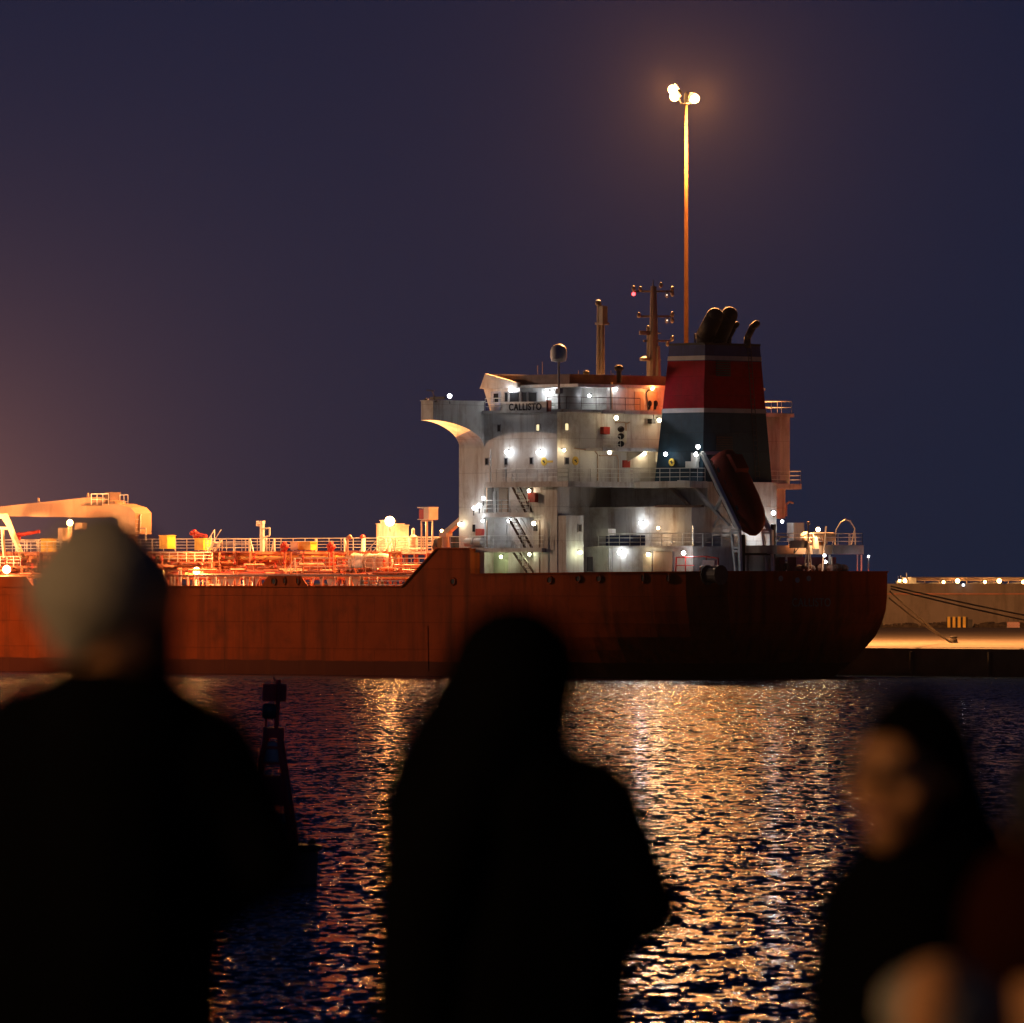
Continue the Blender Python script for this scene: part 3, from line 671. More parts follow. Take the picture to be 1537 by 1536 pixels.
for zc_ in (fz0+2.6, fz1-2.6):
    b = MB()
    for i_ in range(7): b.bar(fpt(.12, zc_+i_*.2, .06), fpt(.62, zc_+i_*.2, .06), .05, .12)
    part(b, 'funnel_louvre', M['dark'], funnel)
disc_sign(1008.5, 694, .34, 't', 4.33)
plate(1033, 693, 1049, 702, 't', 4.3, 'junction_box', 'pale', .35, funnel); plate(1041, 680, 1050, 693, 't', 4.3, 'junction_box', 'pale', .3, funnel)
# ---------------------------------------------------------------- starboard quarter seen beyond the funnel
b = MB(); b.box(14.75, SA-.01, -13.5, -12.2, 16.62, ZE-.002); part(b, 'starboard_stair_tower', M['white'])
rail([(14.9, -10, ZE+.24), (14.9, -13.9, ZE+.24), (SA+2, -13.9, ZE+.24)], 1.05, 2, 1.5, .03)
rail([(sP+.05, -10, ZC+.1), (sP+.05, -TO+.05, ZC+.1), (SA+4, -TO+.05, ZC+.1)], 1.1, 3, 1.4, .03)
b = MB(); b.box(15.1, SA-.004, -13.3, -10.5, 13.6, ZC-.36); part(b, 'boat_deck_support', M['white'])
b = MB(); p = on_s(1180, 775, 14.5); b.path([p, p+Vector((0,0,1.0)), p+Vector((0,-.4,1.25)), p+Vector((0,-.9,1.15))], .09); part(b, 'goose_neck_vent', M['tan'])
# ---------------------------------------------------------------- stern platform and gear
PS = 1.6
pz = on_s(1230, 819, PS).z; pzb = on_s(1230, 832, PS).z
ya, yb, yc = on_s(1166, 825, PS).y, on_s(1249, 825, PS).y, on_s(1295, 825, PS).y
b = MB(); b.box(PS, 6.6, yb+.002, ya, pzb, pz); part(b, 'stern_platform', M['tan'])
b = MB(); b.box(PS-.12, 6.4, yc, yb, pzb, pz+.05); part(b, 'raft_platform', M['grey'])
rail([(PS+.05, ya, pz), (PS+.05, yc, pz+.05), (6.3, yc, pz+.05)], 1.0, 3, 1.5, .035)
b = MB()
for x in (1287, 1293): 
    p = on_s(x, 833, PS+.3); b.tube((p.x, p.y, 8.2), p, .06)
for x in (1180, 1245): 
    p = on_s(x, 833, PS+.3); b.tube((p.x, p.y, 8.2), p, .10)
pieces(b, 'platform_leg', M['pale'], ship, 1)
b = MB(); h0 = [on_s(x, y, PS+.4) for x, y in ((1253,818),(1255,796),(1262,784),(1269,780),(1276,782),(1283,793),(1284,818))]; b.path(h0, .055)
b.path([on_s(1249,818,PS+.4), h0[1]], .045); b.path([on_s(1278,818,PS+.4), h0[-2]], .045); part(b, 'raft_frame', M['pale'])
plate(1185, 811.5, 1210, 823, 's', PS-.5, 'tan_board', 'tan', .12)
b = MB(); p = on_s(1193, 824, PS-.5); b.path([p, p+Vector((.5,-.4,-.4)), p+Vector((.5,-1.0,.1))], .05); part(b, 'board_bracket', M['dark'])
b = MB()                                                     # hose crane on the platform
b.tube(on_s(1213, 862, .9), on_s(1213, 787, .9), .09, .07); b.ball(on_s(1213.5, 785.5, .9), .16)
b.tube(on_s(1206, 862, .9), on_s(1212, 815, .9), .05); b.tube(on_s(1219, 862, .9), on_s(1214, 815, .9), .05)
for y in (855, 846, 838, 830, 822): b.tube(on_s(1207.5+(855-y)*.11, y, .9), on_s(1218-(855-y)*.09, y, .9), .03)
part(b, 'lattice_post', M['tan'])
b = MB(); b.tube(on_s(1240, 790, 1.2), on_s(1236, 835, 1.2), .07); b.tube(on_s(1248, 836, 1.2), on_s(1250, 862, 1.2), .08); b.tube(on_s(1236,836,1.2), on_s(1234,862,1.2), .06); part(b, 'davit_post', M['tan'])
b = MB(); rnd = random.Random(5)
b.tube(on_s(1224, 824, 1.5), on_s(1224, 806, 1.5), .34, .22, 12); b.tube(on_s(1216,806,2.2), on_s(1250,806,2.2), .38, .38, 12); b.tube(on_s(1207,801,2.5), on_s(1212,812,2.5), .35, .3, 10)
for k in range(9):
    p = on_s(rnd.uniform(1212,1252), rnd.uniform(803,816), rnd.uniform(1.8,3.2)); b.ball(p, rnd.uniform(.14,.34), 8, 6); b.tube(p, p+Vector((rnd.uniform(-.5,.5),rnd.uniform(-.7,.7),rnd.uniform(-.3,.4))), .06)
part(b, 'mooring_winch', M['tan'])
b = MB()
for k in range(9):
    p = on_s(1200+k*8.2, 853+rnd.uniform(-1.5,1), rnd.uniform(.9,2.5)); b.ball(p, rnd.uniform(.28,.5), 8, 6, (1,1,.8))
pieces(b, 'rope_heap', M['brown'], ship, 1)
b = MB(); b.box(3.0, 5.0, on_s(1255,840,3).y, on_s(1195,840,3).y, 8.2, 10.2); part(b, 'winch_cover', mat('maroon_cover', (.10,.02,.035), .8, var=.3))
plate(1181, 785, 1197, 812, 's', 8.0, 'deck_locker', 'white', .8)
b = MB(); b.tube(on_s(1303.5, 862, .4), on_s(1303.5, 836, .4), .05); part(b, 'stern_staff', M['pale'])
b = MB(); b.box(6.2, 7.6, 1.0, 4.2, 8.2, 12.0); part(b, 'aft_entrance_house', M['white'])
for px in (1150, 1162, 1134): plate(px-5, 833, px+4, 858, 's', 6.15, 'locker_door', 'white', .05)
rail([(7.65, 3.9, 12.0), (7.65, -4.2, 12.0)], 1.0, 3, 1.3, .03)
b = MB(); b.box(6.0, 7.68, -5.8, .9, 8.2, 11.2); part(b, 'aft_casing_step', M['white'])
# ---------------------------------------------------------------- free fall lifeboat ramp
TP_, TS_ = 5.4, 1.7
r0, r1 = on_t(1054, 680, TP_), on_t(1110, 796, TP_)
off = Vector((0, TS_-TP_, 0))
b = MB(); b.bar(r0, r1, .28, .42, (0,1,0)); b.bar(r0+off, r1+off, .28, .42, (0,1,0)); b.bar(r0, r0+off, .25, .3); part(b, 'launching_ramp', M['pale'])
b = MB(); l0, l1, l2 = on_t(1018, 724, TP_-.3), on_t(1035, 725, TP_-.3), on_t(1079, 773, TP_-.3)
for o in (Vector((0,0,0)), off+Vector((0,.3,0))): b.bar(l0+o, l1+o, .24, .34); b.bar(l1+o, l2+o, .24, .36, (0,1,0)); b.bar(l2+o, on_t(1095, 789, TP_-.3)+o, .16, .22, (0,1,0))
b.bar(on_t(1075,765,TP_-.2), on_t(1084,745,TP_-.2), .22, .3, (0,1,0)); b.bar(on_t(1080,776,TP_-.3), on_t(1072,791,TP_-.3), .2, .26, (0,1,0)); part(b, 'ramp_beam', M['pale'])
def trestle(x0, x1, t):
    b = MB(); a0, a1 = on_t(x0, 796, t), on_t(x1, 796, t); c0, c1 = on_t(x0+7, 862, t), on_t(x1+2, 862, t)
    b.bar(a0, c0, .22, .22, (0,1,0)); b.bar(a1, c1, .22, .26, (0,1,0))
    for k in (0, .06, .40, .48): b.bar(a0.lerp(c0,k), a1.lerp(c1,k), .2, .2, (0,1,0))
    part(b, 'ramp_leg', M['pale'])
trestle(1098, 1110, TP_-.1); trestle(1145, 1158, TS_)
b = MB(); b.bar(on_t(1115,803,TP_-.5), on_t(1114.5,862,TP_-.5), .32, .3, (0,1,0)); b.bar(on_t(1161,787,TS_-.3), on_t(1159,862,TS_-.3), .32, .3, (0,1,0)); b.bar(on_t(1115,832,TP_-.5), on_t(1160,832,TS_-.3), .2, .2)
b.bar(on_t(1161,806,TS_-.3), on_t(1181,806,TS_-4.0), .14, .14); b.bar(on_t(1161,818,TS_-.3), on_t(1172,807,TS_-2.6), .12, .12); part(b, 'ramp_post', M['black'])
lifeboat = empty('lifeboat', S2W(5.6, 3.55, 16), 0, 'dark red enclosed lifeboat hanging steeply on its ramp behind the ship funnel', 'lifeboat')
lifeboat.rotation_euler = (0, 0, R(135))
def boat():
    d = (r1-r0).normalized(); up = Vector((0,1,0)).cross(d); up = up if up.z > 0 else -up
    o0 = Vector((5.6, 3.55, 16))
    c0 = (r0+r1)/2 + Vector((0, (TS_-TP_)/2, 0)) + up*.15 + d*.35
    L_ = (r1-r0).length*1.02
    rows = []; prof = [(-.5,.20,.30,.55),(-.47,.62,.60,.85),(-.38,.86,.92,1.0),(-.2,1,1.0,1.0),(.1,1,1,.95),(.28,.93,.98,.85),(.40,.68,.85,.66),(.47,.38,.60,.42),(.5,.10,.30,.2)]
    for x, wy, lo, hi in prof:
        row = []
        for k in range(16):
            a = 2*math.pi*k/16; cy, sz = math.cos(a), math.sin(a)
            e = .75; cy = math.copysign(abs(cy)**e, cy); sz = math.copysign(abs(sz)**e, sz)
            row.append(c0 + d*(x*L_) + Vector((0,1,0))*(1.58*wy*cy) + up*((1.35*hi if sz > 0 else 1.15*lo)*sz) - o0)
        rows.append(row)
    b = MB(); b.grid(rows, True); b.add(rows[0], [list(range(16))]); b.add(rows[-1], [list(range(16))[::-1]])
    b.build('hull', M['boat'], lifeboat, True)
    b = MB(); q = c0-o0
    b.prism([q+d*(-.40*L_)+up*1.2+Vector((0,-.75,0)), q+d*(-.16*L_)+up*1.2+Vector((0,-.75,0)), q+d*(-.19*L_)+up*1.62+Vector((0,-.75,0)), q+d*(-.37*L_)+up*1.62+Vector((0,-.75,0))], (0,1.5,0)); b.build('cockpit', M['boat'], lifeboat)
    b = MB()
    for k in range(6):
        x = -.36+k*.125; p = q+d*(x*L_)+Vector((0,1.47,0))-up*.30; b.bar(p, p+d*.62, .03, .14, up)
    b.build('reflective_stripe', mat('reflective_tape', (.75,.25,.22), .4), lifeboat)
    for x in (-.30, -.14, .02, .18):
        b = MB(); p = q+d*(x*L_)+Vector((0,1.50,0))+up*.34; b.bar(p, p+d*.42, .05, .26, up); b.build('window', M['glass'], lifeboat)
    b = MB(); pts = [q+d*((-.42+.1*k)*L_)+Vector((0,1.66,0))+up*(-.62-.10*(k % 2)) for k in range(9)]; b.path(pts, .03, 5); b.build('grab_line', M['rope'], lifeboat)
    b = MB(); p = q+d*(-.50*L_)-up*.5; b.tube(p, p-d*.35, .06); b.lathe([(.30,0),(.36,.05),(.36,.2),(.30,.25)], p-d*.3, 12); b.build('propeller_guard', M['dark'], lifeboat)
    b = MB()
    for sy in (-1, 1): b.bar(q+d*(-.45*L_)+Vector((0,1.5*sy,0)), q+d*(.34*L_)+Vector((0,1.5*sy,0)), .1, .16, up)
    b.build('fender_strip', M['dark'], lifeboat)
boat()
# ---------------------------------------------------------------- port side stair well
tw = 12.5
LZ = on_t(757, 769.5, TO).z
sl0, sl1 = on_t(794, 770, TO-.3).x, on_t(724, 770, TO-.3).x
decklip('stair_landing', sl0, sl1, tw+.002, TO-.3, LZ-.40, LZ)
LA = on_t(757, 823, TO-.3).z
decklip('upper_deck_gallery', on_t(813, 823, TO-.3).x, on_t(703, 823, TO-.3).x, tw+.002, TO-.3, LA-.34, LA)
rail([(sl0, TO-.35, LZ), (sl1, TO-.35, LZ), (sl1, TB+.1, LZ)], 1.05, 3, 1.2, .035)
rail([(on_t(812,823,TO).x, TO-.35, LA), (on_t(700,823,TO).x, TO-.35, LA)], 1.05, 3, 1.3, .03)
def stair(x0, y0, x1, y1, t, wd=.8, n=8):
    b = MB(); a = on_t(x0, y0, t); c = on_t(x1, y1, t); o = Vector((0, -wd, 0))
    b.bar(a, c, .06, .26, (0,1,0)); b.bar(a+o, c+o, .06, .26, (0,1,0))
    for k in range(1, n): p = a.lerp(c, k/n); b.box(p.x-.13, p.x+.13, p.y-wd+.03, p.y-.03, p.z-.02, p.z+.02)
    part(b, 'stairway', M['brown'])
    r = MB(); h = Vector((0,0,.95)); r.tube(a+h, c+h, .03); r.tube(a+h+o, c+h+o, .03)
    for k in (0,.33,.66,1): p = a.lerp(c,k); r.tube(p, p+h, .025); r.tube(p+o, p+o+h, .025)
    part(r, 'stair_handrail', M['pale'])
stair(768, 729, 789, 769, 13.9); stair(764, 779, 788, 822, 13.95); stair(771, 830, 792, 861, 13.95)
b = MB()
for y0, y1, x in ((730,770,731), (781,822,731), (830,860,709), (781,822,810), (830,860,810)): b.tube(on_t(x, y0, TO-.4), on_t(x, y1, TO-.4), .07)
pieces(b, 'pillar', M['tan'], ship, 1)
for x0, x1, y0, y1, m in ((735,746,738,769,'white'),(750,763,733,769,'tan'),(750,761,788,821,'white'),(714,725,846,862,'red'),(733,740,846,862,'dark'),(747,760,841,861,'green_lit')): plate(x0, y0, x1, y1, 't', tw+.004, 'store_door' if m in ('white','tan','green_lit') else 'locker', m, .1)
plate(798, 740, 808.5, 754, 't', TB-.05, 'hose_cabinet', 'red', .45)
plate(803, 788, 807, 797, 't', TB, 'vent_box', 'dark', .2)
b = MB(); b.box(on_t(763,840,tw).x, on_t(734,840,tw).x, tw+.004, tw+.02, 8.2, LA-.36); part(b, 'green_lit_wall', M['green_lit'])
b = MB()
for k in range(2):
    p = on_t(704+k*14, 814, 13.9); b.tube(p-Vector((.5,0,0)), p+Vector((.35,0,0)), .36, .36, 12)
pieces(b, 'liferaft_canister', M['white'], ship, 1)
b = MB(); 
for x in (683, 690, 697): b.box(on_t(x,815,13).x, on_t(x-5,815,13).x, 12.4, 13.2, LA, LA+1.0)
pieces(b, 'deck_locker', M['dark'], ship, 1)
rail([(on_t(727,822,14.3).x, 14.3, LA), (on_t(676,822,14.3).x, 14.3, LA)], 1.0, 2, 1.5, .03)
# ---------------------------------------------------------------- masts on top
b = MB(); p0 = on_t(839.5, 617, 13.7); p1 = on_t(838.5, 541, 13.7)
b.tube(p0, p1, .11, .09, 8); b.box(p0.x-.25, p0.x+.25, 13.5, 13.9, on_t(840,591,13.7).z, on_t(840,583,13.7).z); part(b, 'radome_post', M['grey'])
b = MB(); c = on_t(838.5, 530, 13.7); b.lathe([(.25,-.78),(.62,-.70),(.72,-.35),(.72,.15),(.60,.50),(.32,.70),(.05,.76)], c, 20); part(b, 'radome', M['white'], smooth=True)
def up(px, py0, py1, t, r0, r1=None, nm='antenna_pole', m='tan', n=10, o=None):
    a, c = on_t(px, py0, t), on_t(px, py1, t); a.x = c.x = (a.x+c.x)/2
    b = o or MB(); b.tube(a, c, r0, r1 if r1 is not None else r0, n)
    return b if o else part(b, nm, M[m])
b = MB(); tt = 4.0
up(900, 562, 458, tt, .30, .24, o=b); up(904.5, 562, 470, tt, .20, .16, o=b); p = on_t(902, 486, tt); b.box(p.x-.62, p.x+.35, tt-.4, tt+.4, p.z-.1, p.z+.1)
b.box(p.x-.5, p.x-.05, tt-.3, tt+.3, p.z+.1, p.z+1.5); p = on_t(898, 455, tt); b.ball(p, .28); up(897, 520, 458, tt, .06, o=b); part(b, 'antenna_tower', M['galv'])
b = MB(); tt = 0.0
up(981, 574, 430, tt, .50, .26, o=b); up(975, 574, 493, tt, .26, .26, o=b); up(988, 574, 520, tt, .26, .15, o=b); up(980.5, 430, 420, tt, .06, .03, o=b)
for y, x0, x1 in ((437.5,951,1010),(475,957,1010),(512,966,1008)): b.bar(on_s(x0, y, 18.8), on_s(x1, y, 18.8), .14, .16)
for x, y in ((951,433),(1009,434),(1009,441),(1001,443),(959,473),(1009,472),(1009,481),(1001,481),(1002,516),(1009,508),(973,493),(961,434),(992,428)): p = on_s(x, y, 18.7); b.ball(p, .17, 8, 6, (1,1,1.5))
p = on_s(971, 500, 18.4); b.bar(p+Vector((0,.9,0)), p-Vector((0,.4,0)), .15, .35); b.lathe([(.45,-.1),(.45,.15),(.1,.3)], on_s(968,540,18.4), 10)
for y in (500, 540): b.box(18.2, 19.2, on_s(985,y,18.8).y, on_s(966,y,18.8).y, on_s(970,y,18.8).z-.05, on_s(970,y,18.8).z+.05)
part(b, 'main_mast', M['galv'])
for px, y0, y1, r_ in ((880,575,562,.16),(929,575,555,.22)):
    b = up(px, y0, y1, 6.0, r_, o=MB()); c = on_t(px, y1-2, 6.0); b.ball(c, r_*1.9, 10, 6, (1,1,.7)); part(b, 'mushroom_vent', M['black'])
b = MB()
for px, y1 in ((807,549),(814,543),(868,556),(917,556),(946,563),(965,560),(920,560),(1000,565)): 
    p = on_t(px, 562, 5); b.tube(p, on_t(px, y1, 5), .03)
pieces(b, 'whip_antenna', M['galv'], ship, 1)
# ---------------------------------------------------------------- cargo deck
ZM = Z_MAIN-1.15
def D(x, y, t=2.0): return on_t(x, y, t)
# catwalk
tc_ = 2.0; zc = D(400, 827, tc_).z
cs0, cs1 = D(640, 827, tc_).x, D(-60, 827, tc_).x
b = MB(); b.box(cs0, cs1, .4, tc_, zc-.16, zc); 
for k in range(24): s = lerp(cs0, cs1, k/23); b.box(s-.1, s+.1, 1.7, 1.95, ZM, zc-.161); b.box(s-.1, s+.1, .45, .7, ZM, zc-.161)
part(b, 'catwalk', M['pipe'])
rail([(cs0, tc_-.04, zc), (cs1, tc_-.04, zc)], 1.1, 4, 1.55, .035, pr=.05)
rail([(cs0, .44, zc), (cs1, .44, zc)], 1.1, 2, 3.1, .03)
b = MB()
for x in (124,131,152,157,159) : pass
for x in (375, 400, 412, 474, 517, 585): 
    a = D(x, 809, tc_+.1); e = D(x+(5 if x % 2 else -5), 828, tc_+.1); b.bar(a, e, .10, .12)
    b.bar(D(x,809,tc_+.12), D(x,828,tc_+.12), .12, .12)
pieces(b, 'rail_stay', M['pale'], ship, 2)
# pipes along the deck
def runpipe(y, t, r, x0, x1, m='pipe', nm='cargo_pipe'):
    z = D(400, y, t).z; a = D(x0, y, t); e = D(x1, y, t); b = MB(); a.z = e.z = z
    b.tube(a, e, r, r, 10)
    for k in range(9): p = a.lerp(e, (k+.5)/9); d = (e-a).normalized()*.06; b.tube(p-d, p+d, r*1.5, r*1.5, 10)
    return part(b, nm, M[m])
for y, t, r, x0, x1, m in ((832,3.0,.12,-60,640,'pipe'),(838,3.6,.16,240,560,'pipeo'),(847,1.0,.22,-60,560,'pipe'),(852,5.0,.18,-60,600,'pipe'),(858,6.5,.2,-60,640,'pipe'),(861,8.0,.13,150,650,'red'),(863,9.5,.16,-60,640,'pipe'),
                           (842,-1.5,.3,-60,600,'pipe'),(855,-4,.35,-60,620,'pipe'),(866,11.4,.12,-60,630,'pipeo'),(835,-3,.2,-60,600,'pipeo'),(869,10.6,.1,250,640,'pipe')): runpipe(y, t, r, x0, x1, m)
# transverse branches, valves and gantries
rnd = random.Random(11); b = MB(); b2 = MB(); b3 = MB()
for k in range(46):
    x = -40+k*15+rnd.uniform(-4,4); t = rnd.choice([3,5,6.5,8,9.5]); y = rnd.uniform(846,862)
    p = D(x, y, t); b.tube((p.x, t-rnd.uniform(1,3), p.z), (p.x, t+rnd.uniform(.5,2), p.z), .12, .12, 8); b.tube((p.x, t, ZM), (p.x, t, p.z+rnd.uniform(.1,.6)), .10, .10, 8)
    q = Vector((p.x, t, p.z+.6)); b2.ball(q, .14, 8, 5); b2.tube(q, q+Vector((0,0,.35)), .05); b2.tube(q+Vector((-.25,0,.35)), q+Vector((.25,0,.35)), .03)
for x in (318, 330, 428, 436, 494, 500, 585, 601, 60, 20, -20):
    for t in (3.4, 7.0): p = D(x, 829, t); b3.tube((p.x, t, ZM), p, .1, .1, 6)
    p = D(x, 830, 3.4); q = D(x, 830, 7.0); b3.bar(p, (p.x, 7.0, p.z), .16, .2)
pieces(b, 'pipe_branch', M['pipe'], ship, 2); tag(part(b2, 'valve_wheels', M['red']), kind='stuff'); pieces(b3, 'pipe_gantry', M['pipe'], ship, 3)
# platforms with rails
def platform(x0, x1, yt, yb, t0, t1, step=1.1, m='pipe'):
    a = D(x0, yb, t1); c = D(x1, yb, t1); b = MB(); b.box(a.x, c.x, t0, t1, a.z-.12, a.z)
    for s in (a.x, c.x): b.box(s-.06, s+.06, t1-.3, t1-.1, ZM, a.z-.121)
    o = part(b, 'walkway_platform', M[m]); h = (yb-yt)/17.0
    rail([(a.x, t1-.04, a.z), (c.x, t1-.04, a.z)], h, 3, step, .04); return o
platform(228, 318, 829, 843.5, 5.0, 7.5); platform(441, 500, 838, 857, 7, 9.0, .95); platform(506, 531, 838, 853, 7, 9.0, 1.3); platform(548, 640, 838.5, 858.5, 8.4, 10.4, 1.0)
platform(0, 30, 835, 850, 7, 9.5, .9); platform(-60, -5, 835, 850, 7, 9.5, .9); platform(18, 55, 812, 829, 5, 7.0, .8); platform(60, 90, 813, 829, 5, 7, .9)
platform(308, 350, 809, 828, 2.2, 4.2, .9); platform(352, 373, 809, 828, 2.2, 4.2, .9)
def slope_ladder(x0, y0, x1, y1, t, wd=.8):
    b = MB(); a = D(x0, y0, t); c = D(x1, y1, t); o = Vector((0,-wd,0)); h = Vector((0,0,1.0))
    for e in (Vector((0,0,0)), o): b.bar(a+e, c+e, .07, .2, (0,1,0)); b.tube(a+e+h, c+e+h, .04)
    for k in range(1,7): p = a.lerp(c, k/7); b.box(p.x-.1, p.x+.1, t-wd, t, p.z-.02, p.z+.02)
    for k in (0, .5, 1): p = a.lerp(c, k); b.tube(p, p+h, .04)
    part(b, 'deck_ladder', M['pale'])
slope_ladder(443, 856, 429, 874, 9.3); slope_ladder(312, 828, 322, 812, 5); slope_ladder(568, 826, 545, 850, 5.5); slope_ladder(590,826,575,850,4.5)
# bulwark along the tank deck: plated lengths, open lengths with bracket plates
BT = 14.72
def bulwark(x0, x1, ytop):
    a = D(x0, ytop, BT); c = D(x1, ytop, BT); f = D(x0+6, 880, BT).x if False else None
    sx0, sx1 = a.x, c.x; b = MB(); k = .9
    b.prism([(sx0, BT, Z_MAIN+.06), (sx0-k, BT, a.z), (sx1+k, BT, a.z), (sx1, BT, Z_MAIN+.06)], (0, .08, 0)); return part(b, 'bulwark_plate', M['hull'])
bulwark(393, 463, 864.5); bulwark(-160, 50, 866)
b = MB(); a = D(240, 864.5, BT); c = D(627, 864.5, BT); b.bar((a.x, BT, a.z), (c.x, BT, a.z), .14, .16); part(b, 'bulwark_rail', M['pipe'])
def gusset(x, w, yt=866, yb=880, lean=1):
    b = MB(); a = D(x, yt, 14.3); z1 = a.z; z0 = Z_MAIN-.1; ww = w/12.2
    b.prism([(a.x, 14.3, z1), (a.x-ww, 14.3, z1), (a.x-ww*.5-lean*.12, 14.3, z0), (a.x-ww*.42-lean*.12, 14.3, z0)], (0, .07, 0)); part(b, 'gusset_plate', M['pale'] if w < 4 else M['tan'])
for x, w, l in ((316,8,3),(329,9,1),(340,15,0),(354,9,-2),(367,9,1),(377,15,0),(470,3.5,-2),(479,7,1),(489,15,0),(500,9,-2),(518,7,1),(527,15,0),(541,6,1)): gusset(x, w, lean=l)
b = MB()
for x in (257,262,282,292,297,310,324,338,366,380,503,526,541,554,567): b.tube(D(x, 865, 14.45), D(x, 881, 14.45), .07)
b.tube(D(270.5,856,12), D(270.5,884,12), .16); b.tube(D(244,856,12), D(245,880,12), .13); b.bar(D(292,866,12.5), D(312,866,12.5), .1, .1); b.bar(D(292,873,12.5), D(312,873,12.5), .08, .08)
b.bar(D(540,872,14.4), D(606,872,14.4), .06, .07); b.bar(D(540,878,14.4), D(606,878,14.4), .06, .07)
pieces(b, 'bulwark_stanchion', M['pale'], ship, 1)
# crane amidships
CT = 2.5
b = MB(); a = D(191, 880, CT); c = D(191, 800, CT); b.lathe([(.95,0),(.95,c.z-ZM),(1.15,c.z-ZM),(1.15,c.z-ZM+.5)], (a.x, CT, ZM), 20); part(b, 'crane_pedestal', M['crane'], smooth=False)
b = MB(); p0 = [D(x, y, CT+1.0) for x, y in ((203,802),(203,770),(196,762),(176,756),(150,757),(138,775),(165,775),(176,780),(180,802))]; b.prism(p0, (0,-2.0,0)); crane = part(b, 'crane_house', M['crane'])
b = MB(); bx = [D(x, y, CT+.7) for x, y in ((172,752),(172,776),(136,777),(-170,772.5),(-170,778-18),(0,760.5),(136,746.5))]; b.prism([bx[i] for i in (0,1,2,3,4,5,6)], (0,-1.4,0))
for x, y in ((58,753),(132,746)): p = D(x, y, CT); b.tube(p, p+Vector((0,0,.35)), .14, .08)
part(b, 'crane_boom', M['crane'])
cz = D(150, 758, CT+.8).z
rail([(D(163,758,CT+1.1).x, CT+1.1, cz), (D(137,758,CT+1.1).x, CT+1.1, cz)], 1.0, 2, .75, .045)
b = MB(); b.box(D(165,758,CT).x, D(136,758,CT).x, CT-1.1, CT+1.15, cz-.08, cz); b.box(D(174,757,CT).x, D(166,757,CT).x, CT-.6, CT+.7, cz, cz+1.15); part(b, 'crane_platform', M['brown'])
rail([(D(192,757,CT).x, CT, cz-.3), (D(180,757,CT).x, CT, cz-.3)], 1.2, 2, .7, .045)
b = MB(); b.path([D(203,773,CT+.5), D(212,773,CT+.5)], .07); b.path([D(210.5,773,CT+.5), D(210.5,800,CT+.5)], .09); b.path([D(219,793,CT+.5), D(219,812,CT+.5)], .05); b.path([D(203,793,CT+.5), D(219,793,CT+.5)], .05)
for k in range(6): b.tube(D(203, 780+k*6, CT+.9), D(208, 780+k*6, CT+.9), .03)
part(b, 'crane_ladder', M['pale'])
# A-frame post, hose rest
b = MB(); AT = 6
A_ = lambda x, y: D(x, y, AT)
b.bar(A_(-14,775), A_(9,775), .45, .45, (0,1,0)); b.bar(A_(8,774), A_(34,838), .35, .42, (0,1,0)); b.bar(A_(-14,774), A_(-38,838), .35, .42, (0,1,0)); b.bar(A_(-18,793), A_(15,793), .25, .25, (0,1,0)); b.bar(A_(3.5,794), A_(6.5,838), .22, .22); b.bar(A_(4,779), A_(11,790), .1, .1, (0,1,0))
part(b, 'hose_crutch', M['yellow'] if False else mat('cream_steel_paint', (.72,.66,.48), .5, var=.1))
def monitor(px, py, dx, dy, t=3.0):
    b = MB(); p = D(px, py, t); b.tube(D(px, py+8, t), p, .12); b.ball(p, .24); b.tube(p-(D(px+dx,py+dy,t)-p)*.2, D(px+dx, py+dy, t), .20, .14, 10); b.ball(p+Vector((.4,0,-.1)), .2); part(b, 'fire_monitor', M['red'])
monitor(29, 803, 30, -5); monitor(297, 803, 13, 2); monitor(292,799,3,1)
def gear(name, x0, y0, x1, y1, t, m, dep=1.0):
    a = D(x0, y0, t); c = D(x1, y1, t); b = MB(); b.box(a.x, c.x, t-dep, t, c.z, a.z); n = .06
    b.box(min(a.x,c.x)-n, max(a.x,c.x)+n, t-dep-n, t+n, a.z, a.z+.06); return part(b, name, M[m])
gear('yellow_locker', 61.5, 809.5, 72.5, 828, 4.4, 'yellow'); gear('yellow_locker', 239, 804.5, 251, 824, 4.4, 'yellow'); gear('foam_box', 292, 809, 305, 826, 4.3, 'yellow')
gear('electric_box', 447, 814.5, 466, 826, 3.4, 'yellow', .8); gear('control_box', 436, 814.5, 446.8, 826, 3.38, 'tan', .8)
for x in (427, 497): 
    b = MB(); 
    for dx, dy in ((-3,0),(3,1),(0,-3),(1,4),(-2,5)): b.ball(D(x+dx, 820+dy, 4.6), .24, 8, 6)
    b.tube(D(x, 815, 4.6), D(x, 868, 4.6), .10); part(b, 'red_valve', M['red'])
b = MB(); KT = 4.0
b.tube(D(393.5, 828, KT), D(393.5, 783, KT), .22); b.bar(D(386,784.5,KT), D(396,784.5,KT), .3, .3); b.tube(D(387.5,784,KT), D(387.5,790,KT), .2); b.path([D(395,793.5,KT), D(405,792.5,KT), D(404.5,804.5,KT), D(396,807,KT)], .08); part(b, 'hose_derrick', M['pale'])
b = MB(); b.path([D(521.5, 838, 8), D(521.5, 806, 8), D(524,805,8)], .10); b.ball(D(525,806.5,8), .22); b.tube(D(518,836,8), D(531,836,8), .1); part(b, 'vent_post', M['tan'])
b = MB(); b.tube(D(544.5,828,4), D(545,808,4), .2, .14); b.path([D(540,827,4),D(547,827,4)], .1); hy = part(b, 'hydrant', M['pale']); b = MB(); b.ball(D(544.5,806,4), .22); b.ball(D(542.5,806,4), .15); part(b, 'hydrant_head', M['red'], hy)
